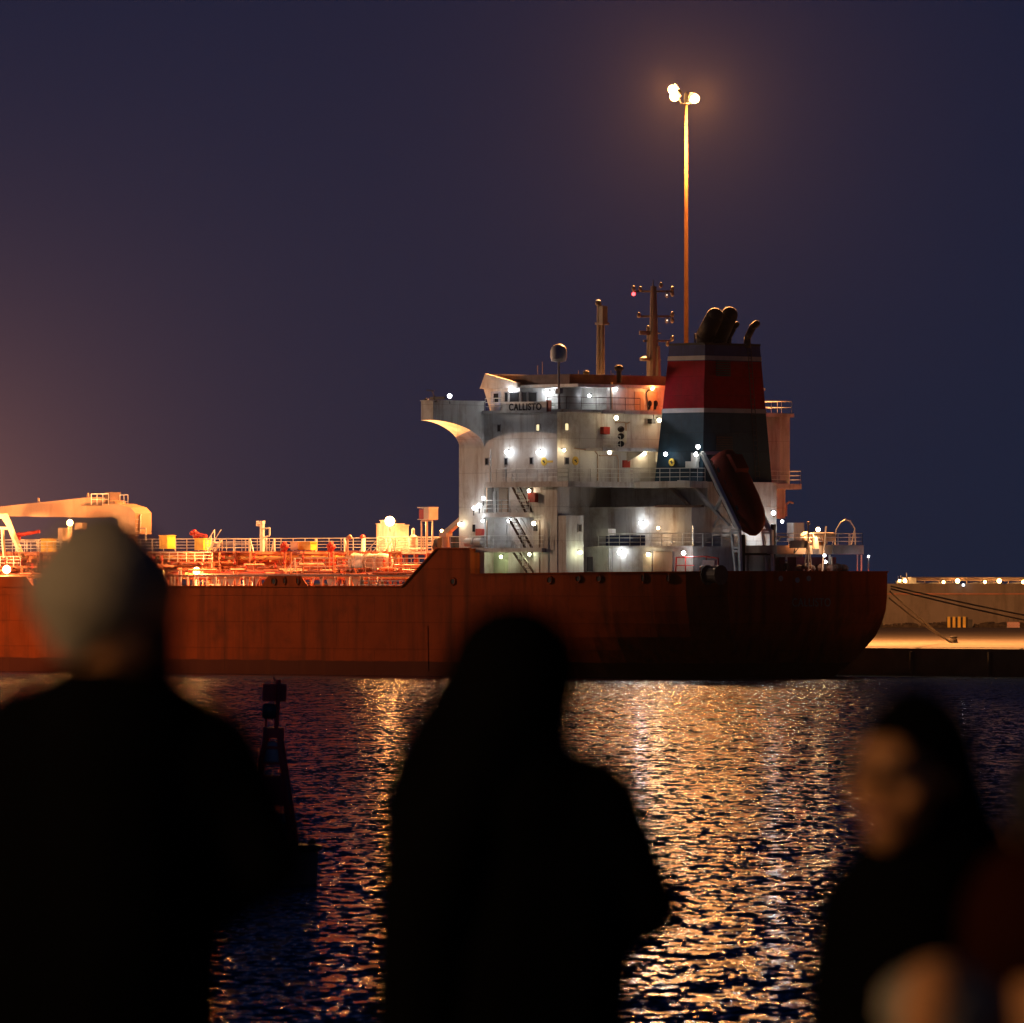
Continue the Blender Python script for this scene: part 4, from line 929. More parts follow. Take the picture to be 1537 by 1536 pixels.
# tower with the bright lamp, vent box, tank, small crane
gear('deck_tower', 565, 787, 581.8, 827, 1.4, 'white', 2.0); gear('tower_annex', 582, 789, 594, 827, 1.42, 'white', 1.6); gear('tower_annex', 571, 782, 583, 786, 1.2, 'white', .8)
b = MB(); c = D(620, 827, 2.4); b.lathe([(.42,0),(.42,1.2),(.15,1.45),(.15,1.9),(.05,2.0)], c, 12); part(b, 'tank_vent', M['pale'])
rail([(D(566,827,3.2).x, 3.2, D(566,827,3.2).z), (D(664,827,3.2).x, 3.2, D(566,827,3.2).z)], 1.2, 5, 1.1, .045)
b = MB(); a = D(566,828,3.2); c = D(664,828,3.2); b.box(a.x, c.x, -3, 3.25, a.z-.15, a.z); part(b, 'tower_platform', M['pale'])
rail([(D(603,826,5.2).x, 5.2, D(603,838,5.2).z), (D(640,826,5.2).x, 5.2, D(603,838,5.2).z)], .8, 2, 1.4, .05)
VT = 10.0
b = MB(); a = D(629, 765, VT); c = D(636, 779, VT); b.box(a.x, c.x, VT-1.1, VT, c.z, a.z); part(b, 'vent_box_louvre', M['red'])
b = MB(); a = D(636.2, 763, VT); c = D(644, 780, VT); b.box(a.x, c.x, VT-1.1, VT+.02, c.z, a.z); a = D(627,763,VT); c = D(644,764,VT); b.box(a.x, c.x, VT-1.15, VT+.05, a.z, a.z+.1); a = D(627,779,VT); c = D(640,780.5,VT); b.box(a.x,c.x,VT-1.15,VT+.05,c.z,a.z-.02)
for x in (632.5, 640.5, 649): b.tube(D(x, 782, VT-.2), D(x, 830, VT-.2), .11 if x == 640.5 else .07)
b.path([D(632.5,782,VT-.2), D(649,782,VT-.2)], .06); part(b, 'vent_box', M['pale'])
b = MB(); a = D(534, 845, 6.0); c = D(580, 845, 6.0); b.tube(a, c, .80, .80, 20); b.ball(a, .80, 20, 10, (.4,1,1)); b.ball(c, .80, 20, 10, (.4,1,1)); tk = part(b, 'slop_tank', M['white'], smooth=True)
b = MB()
for x in (534, 553, 572): a = D(x, 845, 6.0); b.tube(a-Vector((.12,0,0)), a+Vector((.12,0,0)), .88, .88, 20); b.bar(a+Vector((.3,.7,-.3)), (a.x+.45, 6.8, ZM), .12, .12); b.bar(a+Vector((-.1,.8,0)), (a.x-.2, 6.85, ZM), .12, .12)
part(b, 'tank_strap', M['white'], tk)
b = MB(); GT = 12.8
b.tube(D(669,822,GT), D(669,802,GT), .36, .30, 12); b.bar(D(668,801.5,GT), D(712,764,GT), .42, .5, (0,1,0)); b.bar(D(712,764,GT), D(722,757.5,GT), .3, .35, (0,1,0)); b.box(D(664,806,GT).x, D(674,806,GT).x, GT-.4, GT+.4, D(669,806,GT).z, D(669,799.5,GT).z); part(b, 'provision_crane', M['tan'])
b = MB(); b.tube(D(657,816,GT), D(662,816,GT), .55, .55, 14); b.tube(D(652,821,12), D(664,821,12), .3); part(b, 'deck_winch', M['dark'])
# a forest of small stuff on the deck: stanchions, drums, hydrants
b = MB()
for k in range(110):
    x = rnd.uniform(-60, 630); t = rnd.choice([4,6,8,10,12]); p = D(x, 850, t); h = rnd.uniform(.5, 2.2); r_ = rnd.uniform(.04,.10)
    b.tube((p.x, t, ZM), (p.x, t, ZM+h), r_, r_, 6)
    if rnd.random() < .4: b.bar((p.x-rnd.uniform(.3,1.2), t, ZM+h), (p.x+rnd.uniform(.3,1.2), t, ZM+h), .08, .08)
tag(part(b, 'deck_fittings', M['pale']), kind='stuff')
# ---------------------------------------------------------------- lamps of the ship
def lamp(px, py, plane, val, kind, power, r=.16, off=.34, hood=True, name='deck_lamp', lk=None):
    f = on_t if plane == 't' else on_s
    n = Vector((0,1,0)) if plane == 't' else Vector((-1,0,0))
    p = f(px, py, val+off if plane == 't' else val-off); b = MB(); r = r*(.78+.4*((px*7.31+py*3.17) % 1))
    if hood:
        b.bar(p+Vector((0,0,r*1.25)), p+Vector((0,0,r*1.25))-n*off, .07, .07)
    else: b.tube(p-Vector((0,0,r)), p-Vector((0,0,r+.5)), .05)
    o = part(b, name, M['dark']); b = MB(); b.ball(p, r, 10, 8); part(b, 'lamp_glass', LENS[kind], o, smooth=True)
    point('lamp_light', p+n*.25, LCOL[kind], power*LP, r*1.05, ship)
    return o
LP = 1.0
def flood(px, py, plane, val, aim, col, power, angle=130):
    p = on_t(px, py, val) if plane == 't' else on_s(px, py, val)
    l = bpy.data.lights.new('flood_light', 'SPOT'); l.color = col; l.energy = power; l.shadow_soft_size = .2; l.spot_size = R(angle); l.spot_blend = .6
    o = bpy.data.objects.new('flood_light', l); C.objects.link(o); o.parent = ship; o.location = p
    o.rotation_euler = (Vector(aim)-p).to_track_quat('-Z', 'Y').to_euler()
flood(1161, 771, 's', 6.2, (6.5, -1, 8), COOL, 420, 105); flood(1161, 771, 's', 5.6, (7.4, .8, 9.5), COOL, 220, 100)
flood(1228, 797, 's', .6, (3.5, -1.5, 9), WARM, 700, 110)
flood(675, 595, 't', 17.1, (17, 12.5, 17), (1,.86,.76), 240, 172)
for px, py, t, col, pw in ((585,782.5,4.4,SODIUM,1.1e5),(295,856,10.9,SODIUM,1.1e5),(105,785,7.4,SODIUM,0.9e5),(-75,790,10.0,SODIUM,1.1e5),(663,797,13,(1,.42,.2),2.5e4),(961.7,785,t2y+.8,COOL,1.0e4),(988,793,t2y+1.2,WARM,2.2e4)):
    p = on_t(px, py, t); flood(px, py, 't', t, p+Vector((-1.0,1.0,-.16))*10, col, pw, 84)
for px, py, s_, col, pw in ((1161,771,5.4,COOL,2.0e3),(1228,795,.5,WARM,3e3)):
    p = on_s(px, py, s_); flood(px, py, 's', s_, p+Vector((-1.0,1.0,-.16))*10, col, pw, 70)
flood(884, 594.5, 't', AHT+1.5, (11, 4.3, 22.5), (1,.90,.90), 1100, 60)
flood(1303, 836, 's', .1, (4, -3, 9), COOL, 10, 120)
for px, py, pl, v, k, pw in (
 (766.8,586,'t',T,'C',40),(829,589,'s',sw0,'C',80),(760.5,679,'t',TB,'C',34),(808,679,'t',TB,'C',42),(846.8,676,'s',SA,'K',40),(884.5,594.5,'t',AHT+.4,'C',18),
 (924,584.5,'s',AH0,'C',16),(979,583.5,'s',AH0-.2,'S',120),(925,627.5,'s',SA-.8,'K',38),(989.4,631,'s',SA-.5,'K',50),(915,679.5,'s',sG+.9,'K',45),(966.5,681,'s',SA,'K',65),
 (999,682,'t',4.5,'C',14),(1045,682,'t',4.8,'C',8),(724.5,782,'t',TB+.2,'C',32),(764.5,781.5,'t',TO-1.6,'C',22),(794,737,'t',tw+1.2,'K',9),(801,786,'t',tw+1.5,'K',14),
 (752,836,'t',tw+.5,'G',40),(794.6,832.4,'t',tw+1.0,'G',26),(961.7,785,'t',t2y,'C',60),(988,793,'t',t2y+.6,'W',80),(871,829.5,'s',15.33,'G',45),(930,829.5,'t',t1y,'C',42),(973,832.5,'t',t1y+.2,'K',28),
 (1026,830.5,'s',sT1,'C',95),(1071.6,829.5,'s',7.68,'C',110),(1161,770,'s',7.0,'C',6),(1174,783,'s',7.2,'C',30),(690,787,'t',TB,'K',25),(1228,795,'s',1.4,'W',25)):
    lamp(px, py, pl, v, k, pw)
for px, py, t, k, pw in ((675,594.5,17.5,'C',25),(725.6,748,14.3,'C',25),(719.4,759,14.0,'C',10),(711,763,13.5,'C',8),(663,797,12.2,'S',420),(1047.7,671,5.6,'C',5),(1198,788,-9,'C',6)): lamp(px, py, 't', t, k, pw, hood=False)
for px, py, k, pw in ((1237.6,834,'C',8),(1239,843.5,'C',5),(1303.5,835.5,'C',6)): lamp(px, py, 's', .8, k, pw, r=.11, hood=False)
p = on_s(951, 441.5, 18.6); b = MB(); b.ball(p, .16, 8, 6); part(b, 'signal_lamp', LENS['R'])
for x, y in ((1001,443),(1001.5,481)): b = MB(); b.ball(on_s(x,y,18.5), .07, 8, 6); part(b, 'signal_lamp', emit('small_signal_glass', (1,.9,.75), 1.2))
p = D(898, 453.5, 4); b = MB(); b.ball(p+Vector((0,0,.1)), .2, 8, 6, (1.2,1,.5)); part(b, 'signal_lamp', emit('dim_signal_glass', (1,.6,.35), .6))
for px, py, t, pw in ((105,785,6.0,2000),(295,857,9.5,3000),(585,782.5,2.9,3400),(-75,790,8.5,3500),(-230,785,8.5,5000),(10,855,10.5,900),(450,842,-6,2600),(-330,800,4,6500)): lamp(px, py, 't', t, 'S', pw*4.4, r=.38, hood=False)
b = MB(); b.box(D(94,800,3.4).x, D(87,800,3.4).x, 2.6, 3.4, D(90,812,3.4).z, D(90,793,3.4).z); b.tube(D(105,790,6.0), D(105,840,6.0), .2); b.box(D(123,790,3.4).x, D(112,790,3.4).x, 2.8, 3.4, D(115,795,3.4).z, D(115,785,3.4).z); part(b, 'lamp_post', M['tan'])
b = MB(); b.tube(D(295,860,9.5), D(295,880,9.5), .09); b.tube(D(-75,795,8.5), D(-75,860,8.5), .12); b.tube(D(-230,795,8.5), D(-230,860,8.5), .12); part(b, 'lamp_post', M['tan'])
# ---------------------------------------------------------------- port high mast out of frame on the near pier: the light on the hull
PIER = Vector((*S2W(105, 62).xy, 2.2))
b = MB(); b.box(-260, PIER.x+5, PIER.y-9, PIER.y+9, -2, 2.2); tag(b.build('pier', M['quay']), kind='structure')
mast(PIER, 28, 1.9e5, 'high mast with warm floodlights on the pier to the left', 'high masts lighting the port', SODIUM=(1,.60,.37))
# ---------------------------------------------------------------- distant vessel beyond the wall
DY = 1360.0
def far_vessel():
    o0 = W(1440, 876, DY); r = empty('distant_barge', (o0.x, DY, 0), 0, 'brightly lit low vessel far beyond the sea wall with a long pale deck pipe', 'barge')
    g = DY/F
    def q(x, y, d=0): p = W(x, y, DY); return Vector((p.x-o0.x, d, p.z))
    hm = mat('distant_hull', (.10,.08,.06), .6); b = MB(); a = q(1345, 877); e = q(1640, 877); b.prism([(a.x, 0, a.z), (a.x+3, 0, -1), (e.x-4, 0, -1), (e.x, 0, a.z)], (0, 18, 0)); b.build('hull', hm, r)
    b = MB(); p0 = q(1368, 868.3, 2); p1 = q(1640, 868.3, 2); b.tube(p0, p1, .22, .22, 8)
    for k in range(14): p = p0.lerp(p1, k/13); b.tube(p, (p.x, 2, q(1400,877).z), .1)
    b.build('deck_pipe', M['tan'], r)
    b = MB(); p0 = q(1368, 871, 1.4); p1 = q(1640, 871, 1.4); b.tube(p0, p1, .16, .16, 8); b.build('deck_pipe', M['tan'], r)
    b = MB()
    for x0, x1, y0 in ((1346,1352,872),(1351,1364,869.5),(1355,1360,867),(1363,1369,866.5),(1369,1376,868)): a = q(x0, y0); e = q(x1, 877); b.box(a.x, e.x, 1, 5, e.z, a.z)
    for x, y in ((1349,865),(1353,864),(1361.5,860)): b.tube(q(x, 876, 2), q(x, y, 2), .12, .06)
    b.build('deckhouse', M['white'], r)
    for x0, x1 in ((1378,1382),(1404,1426),(1466,1490),(1530,1546)):
        a = q(x0+1, 876.5); e = q(x1, 873.5); b = MB(); b.prism([(a.x-2, 4, a.z), (a.x, 4, e.z), (e.x, 4, e.z), (e.x+2, 4, a.z)], (0, 3, 0)); b.build('deck_light_pool', M['white'], r)  # white wedges stand for pools of lamplight on the deck
    for x, y, pw, k, rr in ((1437,872.3,3500,'S',.34),(1499.5,872.3,3500,'S',.34),(1416,874.0,900,'S',.22),(1478,873.8,700,'S',.22),(1358,872,2200,'S',.3),(1350,872,900,'S',.2),(1536,874,1200,'S',.3),(1600,872.3,3500,'S',.34)):
        p = q(x, y, -.6); b = MB(); b.tube(p-Vector((0,0,.1)), (p.x, -.6, q(1400,877).z-.5), .07); o = b.build('lamp_post', M['dark'], r); b = MB(); b.ball(p, rr, 10, 8); b.build('lamp_glass', LENS[k], o, True); point('lamp_light', p, LCOL[k], pw, rr, r)
far_vessel()
p = W(1446, 878.5, WY-.6); r = empty('wall_lamp', (p.x, WY, p.z), 0, 'small white lamp on the top edge of the sea wall below the distant vessel', 'lamp')
b = MB(); b.bar((0,.1,-.25), (0,-.55,-.25), .07, .07); b.lathe([(.05,-.26),(.16,-.2),(.12,-.1)], (0,-.6,0), 8); b.build('bracket', M['dark'], r); b = MB(); b.ball((0,-.6,0), .17, 10, 8); b.build('lamp_glass', emit('wall_lamp_glass', (.9,.95,1), 5), r, True); point('lamp_light', (0,-.85,0), COOL, 6, .17, r)
# ---------------------------------------------------------------- mooring lines
def rope(a, c, sag, label, r=.075):
    a = Vector(a); c = Vector(c); mid = (a+c)/2; b = MB(); n = 24
    pts = [a.lerp(c, k/n)-Vector((0,0,sag*4*(k/n)*(1-k/n))) for k in range(n+1)]
    b.path([p-a for p in pts], r, 6); o = tag(b.build('mooring_line', M['rope']), label, 'rope', 'mooring lines at the stern'); o.location = a
def Wz(px, py, z): Y = (H-z)*F/(py-HOR); return W(px, py, Y)
bol = Wz(1424, 963, QZ+.1); bol2 = Wz(1429, 965, QZ+.1); far1 = Vector((61.5, 706, QZ+.3)); far2 = Vector((60.5, 703, QZ+.3))
def stern(px, py): p = on_s(px, py, .25); return ship.matrix_world @ p if False else S2W(p.x, p.y, p.z)
rope(stern(1336,888), bol, .12, 'upper of the two steep dark mooring lines running down to the bollard'); rope(stern(1335,898), bol2, .2, 'lower of the two steep dark mooring lines running down to the bollard')
def toward(px0, py0, px1, py1, Y1, k):          # a line through two sight lines, carried on to the quay out of frame
    a = stern(px0, py0); e = W(px1, py1, Y1); return a, a+(e-a)*k
a, e = toward(1337, 880, 1537, 917.5, 716, 2.35); rope(a, e, .35, 'upper of the two long dark mooring lines slanting off to the right')
a, e = toward(1337, 884, 1537, 925.5, 716, 2.1); rope(a, e, .3, 'lower of the two long dark mooring lines slanting off to the right')
def bollard(p, lb):
    r = empty('bollard', (p.x, p.y, QZ), 0, lb, 'bollard'); b = MB(); b.lathe([(.45,0),(.45,.06),(.26,.1),(.22,.42),(.34,.5),(.34,.6),(.1,.66)], (0,0,0), 14); b.build('post', M['black'], r, True)
    b = MB(); 
    for k in range(3): b.path([(.32*math.cos(a), .32*math.sin(a), .14+.1*k) for a in [i*math.pi/6 for i in range(13)]], .06)
    b.build('rope_turns', M['rope'], r)
bollard((bol+bol2)/2+Vector((.3,.2,0)), 'black mooring bollard with rope turns on the lit quay edge right of the stern'); 
# ---------------------------------------------------------------- channel buoy
def buoy():
    BY = H*F/(1326-HOR); g = BY/F; c = W(405, 1326, BY); r = empty('navigation_buoy', (c.x, BY, 0), 0, 'dark red lattice buoy with square topmark floating in front of the tanker', 'buoy'); r.rotation_euler = (R(0), R(1.5), R(14))
    z = lambda y: (1326-y)*g
    dr = mat('buoy_red', (.80,.065,.065), .55, var=.25, dirt=(.05,.02,.015), dirt_amt=.5)
    b = MB(); b.lathe([(.9,-.6),(1.28,-.3),(1.30,z(1272)-.1),(1.30,z(1272)),(1.1,z(1272)+.03)], (0,0,0), 24); b.build('float', mat('buoy_float', (.26,.12,.09), .6, var=.3), r)
    b = MB(); b.lathe([(1.31,z(1276)),(1.42,z(1274)),(1.42,z(1268)),(1.31,z(1266))], (0,0,0), 24)
    for k in range(4): a = k*math.pi/2+.3; b.tube((1.2*math.cos(a), 1.2*math.sin(a), z(1270)), (1.25*math.cos(a), 1.25*math.sin(a), z(1262)), .06); b.ball((1.3*math.cos(a), 1.3*math.sin(a), z(1265)), .12, 8, 6)
    b.build('fender_rim', M['dark'], r)
    zt, zb = z(1098), z(1270)
    for k in range(4):
        a = k*math.pi/2+.45; b = MB(); b.bar((.92*math.cos(a), .92*math.sin(a), zb), (.22*math.cos(a), .22*math.sin(a), zt), .10, .10); b.build('leg', dr, r)
    def at(zz): k = (zz-zb)/(zt-zb); return lerp(.92, .22, k)
    b = MB()
    for y in (1122, 1146, 1166, 1205, 1240):
        zz = z(y); h = at(zz); pts = [(h*math.cos(k*math.pi/2+.45), h*math.sin(k*math.pi/2+.45), zz) for k in range(5)]
        for p, q in zip(pts, pts[1:]): b.bar(p, q, .06, .08)
    b.build('cross_bars', dr, r)
    for k in range(4):
        a0, a1 = k*math.pi/2+.45, (k+1)*math.pi/2+.45; z0, z1 = z(1204), z(1167); h0, h1 = at(z0)+.02, at(z1)+.02; b = MB()
        b.prism([(h0*math.cos(a0), h0*math.sin(a0), z0), (h0*math.cos(a1), h0*math.sin(a1), z0), (h1*math.cos(a1), h1*math.sin(a1), z1), (h1*math.cos(a0), h1*math.sin(a0), z1)], (.02*math.cos((a0+a1)/2), .02*math.sin((a0+a1)/2), 0)); b.build('side_panel', dr, r)
    b = MB(); b.box(-.24, .24, -.24, .24, z(1108), z(1092)); b.tube((.07,0,z(1092)), (.10,0,z(1020)), .07); b.tube((-.2,.1,z(1092)), (-.2,.1,z(1080)), .035); b.tube((.02,-.05,z(1026)), (-.06,-.05,z(1016)), .02); b.build('topmark_post', dr, r)
    b = MB(); b.lathe([(.12,0),(.2,.06),(.2,.34),(.16,.42),(.05,.44)], (-.14,0,z(1080)), 14); b.build('lantern', mat('lantern_glass', (.03,.06,.06), .15), r, True)
    b = MB(); b.box(-.34, .32, -.03, .0, z(1053), z(1027)); b.build('topmark_board', dr, r); b = MB(); b.box(.03, .06, -.30, .28, z(1053), z(1027)); b.build('topmark_board', dr, r)
    b = MB(); b.lathe([(.05,0),(.22,-.05),(.30,-.5),(.33,-.6)], (0,0,z(1112)), 14); b.build('bell', mat('pale_bell', (.42,.42,.40), .4), r, True)
buoy()
# ---------------------------------------------------------------- near quay and the people on it
NQ = H-1.70
b = MB(); b.box(-60, 60, -30, 20.5, -2, NQ); b.box(-60, 60, 19.9, 20.6, NQ-.4, NQ+.12); tag(b.build('promenade', M['quay']), kind='structure')
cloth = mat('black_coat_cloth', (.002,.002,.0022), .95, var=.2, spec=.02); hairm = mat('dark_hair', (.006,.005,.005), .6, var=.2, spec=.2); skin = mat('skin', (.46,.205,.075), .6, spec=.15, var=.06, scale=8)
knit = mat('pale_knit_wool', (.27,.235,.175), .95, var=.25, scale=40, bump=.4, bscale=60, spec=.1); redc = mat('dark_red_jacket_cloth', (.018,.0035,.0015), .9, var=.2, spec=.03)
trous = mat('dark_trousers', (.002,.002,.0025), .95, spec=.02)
def solid(b, name, m, parent, vox=.012, sm=4):
    o = b.build(name, m, parent, True); k = o.modifiers.new('union', 'REMESH'); k.mode = 'VOXEL'; k.voxel_size = vox; k.use_smooth_shade = True
    q = o.modifiers.new('smooth', 'SMOOTH'); q.iterations = sm; q.factor = .5; return o
def hand(b, p, d, n, side):
    # palm, four fingers of unequal length bent at the knuckles, thumb off the side; d = pointing, n = palm normal
    p = Vector(p); d = Vector(d).normalized(); n = Vector(n); n = (n-d*n.dot(d)).normalized(); x = d.cross(n)*side
    for k in range(-2, 3): b.capsule(p+x*(k*.016), p+d*.085+x*(k*.019), .016, .013, 8)
    for k, L in ((-1.5,.062),(-.5,.075),(.5,.080),(1.5,.070)):
        a = p+d*.09+x*(k*.021); m1 = a+d*L*.5+n*.008; e = m1+d*L*.42+n*.035; b.capsule(a, m1, .0095, .0085, 8); b.capsule(m1, e, .0085, .0075, 8)
    a = p+d*.02+x*.035; m1 = a+d*.035+x*.032; e = m1+d*.035+x*.008+n*.02; b.capsule(a, m1, .013, .011, 8); b.capsule(m1, e, .011, .009, 8)
def head(b, c, yaw, pitch=0, roll=0, k=1.0):
    # skull, jaw, brow, nose, lips, ears, eye sockets; face looks along local -Y before turning
    Rm = Matrix.Rotation(yaw, 3, 'Z') @ Matrix.Rotation(roll, 3, 'Y') @ Matrix.Rotation(pitch, 3, 'X'); c = Vector(c)
    T_ = lambda x, y, z: c + Rm @ (Vector((x, y, z))*k)
    def bl(x, y, z, r, sc=(1,1,1)): b.ball(T_(x,y,z), r*k, 16, 12, sc, Rm)
    bl(0,.015,.03,.095,(.80,1.0,.98)); bl(0,-.02,-.045,.070,(.85,.95,1.0)); bl(0,-.055,-.098,.030,(1.1,.9,.8)); bl(0,-.075,.045,.040,(1.4,.5,.7))
    b.capsule(T_(0,-.090,.018), T_(0,-.112,-.022), .010*k, .015*k, 8); bl(0,-.104,-.027,.013,(1.4,.9,.7))
    for s in (-1, 1):
        bl(.048*s,-.060,-.020,.030,(.9,.8,.8)); bl(.032*s,-.083,.012,.013,(1.3,.7,.8)); bl(.080*s,.012,.0,.022,(.4,.9,1.4)); b.capsule(T_(.018*s,-.092,.032), T_(.05*s,-.080,.030), .009*k, .007*k, 8)
    bl(0,-.088,-.058,.012,(2.0,.8,.6)); bl(0,-.086,-.070,.012,(1.7,.8,.7))
    return T_
def legs(b, cx, cy, z0, w_=.10, hipz=.92):
    for s in (-1, 1):
        b.capsule((cx+s*w_, cy, hipz), (cx+s*(w_+.01), cy-.02, .50), .095, .062, 12); b.capsule((cx+s*(w_+.01), cy-.02, .50), (cx+s*(w_+.015), cy+.02, .09), .060, .040, 12)
        b.capsule((cx+s*(w_+.015), cy+.03, .05), (cx+s*(w_+.03), cy+.03+.17, .035), .045, .032, 10)
def person(px, Yp, label):
    x = (px-CX)*Yp/F; r = empty('person', (x, Yp, NQ), 0, label, 'person', None); g = Yp/F
    def q(x_, y_, d=0.0): return Vector(((x_-px)*g, d, H-NQ+(HOR-y_)*g))
    return r, q, g
# --- middle figure, seen from behind, long scarf over the head, right elbow out
r, q, g = person(768, 15.75, 'person in black seen from behind at the centre with a long scarf over the head')
b = MB(); hd = q(769, 1022); T_ = head(b, hd+Vector((0,.0,0)), R(168), .05); b.capsule(hd+Vector((0,.02,-.10)), q(768,1150,.02), .055, .062); b.capsule(q(768,1190,.02), q(762,1440,.02), .13, .125)
b.capsule(q(690,1205,.02), q(850,1205,.02), .075, .075)
b.capsule(q(690,1210,.02), q(640,1400,.02), .05, .042); b.capsule(q(640,1400,.02), q(720,1430,.26), .042, .03); hand(b, q(722,1430,.27), (.7,.5,.1), (0,-1,0), 1)
b.capsule(q(850,1210,.02), q(955,1365,.02), .052, .042); b.capsule(q(955,1365,.02), q(850,1400,.27), .042, .03); hand(b, q(846,1402,.28), (-.8,.3,-.1), (0,-1,0), -1)
legs(b, 0, .02, 0); solid(b, 'body', skin, r, .010, 3)
c = MB(); c.capsule(q(770,1150,.02), q(765,1210,.02), .085, .17); c.capsule(q(790,1170,.02), q(880,1215,.02), .07, .09); 
for x0, x1, y0, y1, ra, rb in ((690,690,1230,1420,.115,.135),(850,835,1225,1420,.125,.15),(770,765,1220,1420,.15,.17),(690,650,1400,1600,.13,.135),(840,820,1400,1600,.15,.155),(760,750,1420,1640,.17,.19)): c.capsule(q(x0,y0,.02), q(x1,y1,.02), ra, rb)
c.capsule(q(850,1185,.02), q(905,1215,.02), .06, .07); c.capsule(q(880,1222,.02), q(964,1362,.02), .118, .082); c.capsule(q(956,1362,.02), q(870,1410,.24), .075, .055); c.capsule(q(680,1225,.02), q(640,1400,.02), .10, .075); c.capsule(q(640,1400,.02), q(712,1430,.22), .07, .05)
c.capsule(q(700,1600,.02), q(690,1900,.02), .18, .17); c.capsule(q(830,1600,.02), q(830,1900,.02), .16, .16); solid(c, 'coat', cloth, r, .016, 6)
c = MB(); c.ball(q(771,1010,.0), .130, 18, 12, (1.0,1.05,1.02)); c.capsule(q(768,1010,-.02), q(764,1065,-.03), .104, .100); c.capsule(q(760,1060,-.03), q(722,1150,-.05), .095, .105); c.capsule(q(722,1150,-.05), q(672,1260,-.08), .10, .10); c.capsule(q(672,1250,-.08), q(640,1380,-.09), .10, .09); c.capsule(q(790,1060,-.03), q(792,1150,-.04), .07, .08); c.capsule(q(640,1370,-.08), q(630,1560,-.08), .09, .09); c.capsule(q(715,1090,-.05), q(655,1215,-.07), .05, .075); c.capsule(q(655,1215,-.07), q(622,1330,-.08), .075, .075); c.capsule(q(622,1330,-.08), q(612,1580,-.08), .075, .075)
c.capsule(q(700,1035,-.02), q(645,1140,-.05), .062, .068); c.capsule(q(645,1140,-.05), q(618,1215,-.06), .066, .068); c.capsule(q(622,1225,-.06), q(616,1600,-.06), .066, .070)
c.capsule(q(810,1010,-.01), q(806,1150,-.02), .070, .066); c.capsule(q(728,1010,-.01), q(700,1060,-.02), .066, .066)
solid(c, 'head_scarf', cloth, r, .012, 6)
c = MB(); legs(c, 0, .02, 0, .10, .90); solid(c, 'trousers', trous, r, .012, 2)
# --- left figure: pale knitted hat pulled to the side, head bent and turned
r, q, g = person(165, 14.6, 'person in a dark coat at left wearing a pale knitted hat')
b = MB(); hd = q(178, 925); T_ = head(b, hd, R(215), .12, R(-22), 1.12); b.capsule(q(190,985,.0), q(182,1090,.02), .064, .075); b.capsule(q(165,1140,.02), q(150,1420,.02), .15, .15)
b.capsule(q(40,1130,.02), q(285,1140,.02), .08, .08)
b.capsule(q(290,1140,.02), q(392,1290,.0), .056, .045); b.capsule(q(392,1290,.0), q(300,1380,.24), .045, .032); hand(b, q(296,1382,.25), (-.8,.4,0), (0,-1,0), -1)
b.capsule(q(40,1140,.02), q(-40,1330,.0), .056, .045); b.capsule(q(-40,1330,.0), q(80,1390,.24), .045, .032); hand(b, q(84,1392,.25), (.8,.4,0), (0,-1,0), 1); legs(b, -.01, .02, 0, .11, .95); solid(b, 'body', skin, r, .010, 3)
c = MB(); c.capsule(q(185,1060,.02), q(175,1140,.02), .095, .17)
for x0, x1, y0, y1, ra, rb in ((60,70,1150,1400,.15,.19),(270,225,1165,1400,.14,.14),(165,160,1140,1420,.19,.21),(160,150,1400,1640,.21,.22),(60,60,1400,1640,.18,.2),(225,225,1400,1640,.12,.12)): c.capsule(q(x0,y0,.02), q(x1,y1,.02), ra, rb)
c.capsule(q(250,1075,.02), q(315,1135,.02), .07, .09); c.capsule(q(300,1150,.02), q(392,1285,.0), .118, .086); c.capsule(q(378,1290,.0), q(318,1352,.16), .085, .075); c.capsule(q(318,1352,.16), q(300,1378,.24), .07, .05); c.capsule(q(30,1150,.02), q(-45,1330,.0), .12, .09); c.capsule(q(-45,1330,.0), q(70,1388,.22), .08, .05)
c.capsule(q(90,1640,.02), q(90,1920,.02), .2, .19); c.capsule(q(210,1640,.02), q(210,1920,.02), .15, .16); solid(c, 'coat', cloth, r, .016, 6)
c = MB(); c.ball(q(205,940,-.01), .092, 16, 12, (.80,1,1.1)); c.capsule(q(215,920,.02), q(222,1000,.03), .06, .055); c.capsule(q(160,985,.02), q(150,1010,.02), .05, .05); solid(c, 'hair', mat('brown_hair', (.045,.016,.008), .6, var=.2), r, .012, 5)
c = MB(); c.ball(q(150,872,-.03), .120, 20, 14, (1.0,1.1,.95), Matrix.Rotation(R(-35), 3, 'Y')); c.ball(q(156,815,-.01), .062, 14, 10, (.85,.9,1.0)); c.capsule(q(92,885,-.03), q(118,952,-.04), .066, .052); c.capsule(q(190,842,-.03), q(214,850,-.03), .062, .05); c.ball(q(154,788,0), .030, 10, 8); c.capsule(q(120,900,-.06), q(180,850,-.06), .06, .06); c.capsule(q(60,880,-.05), q(112,962,-.06), .030, .028); c.capsule(q(78,900,-.09), q(205,838,-.09), .020, .022); c.capsule(q(100,850,-.08), q(160,815,-.08), .022, .026); c.ball(q(172,792,-.02), .034, 10, 8); c.ball(q(128,806,-.02), .030, 10, 8)
solid(c, 'knitted_hat', knit, r, .010, 5)
c = MB(); legs(c, -.01, .02, 0, .11, .93); solid(c, 'trousers', trous, r, .012, 2)
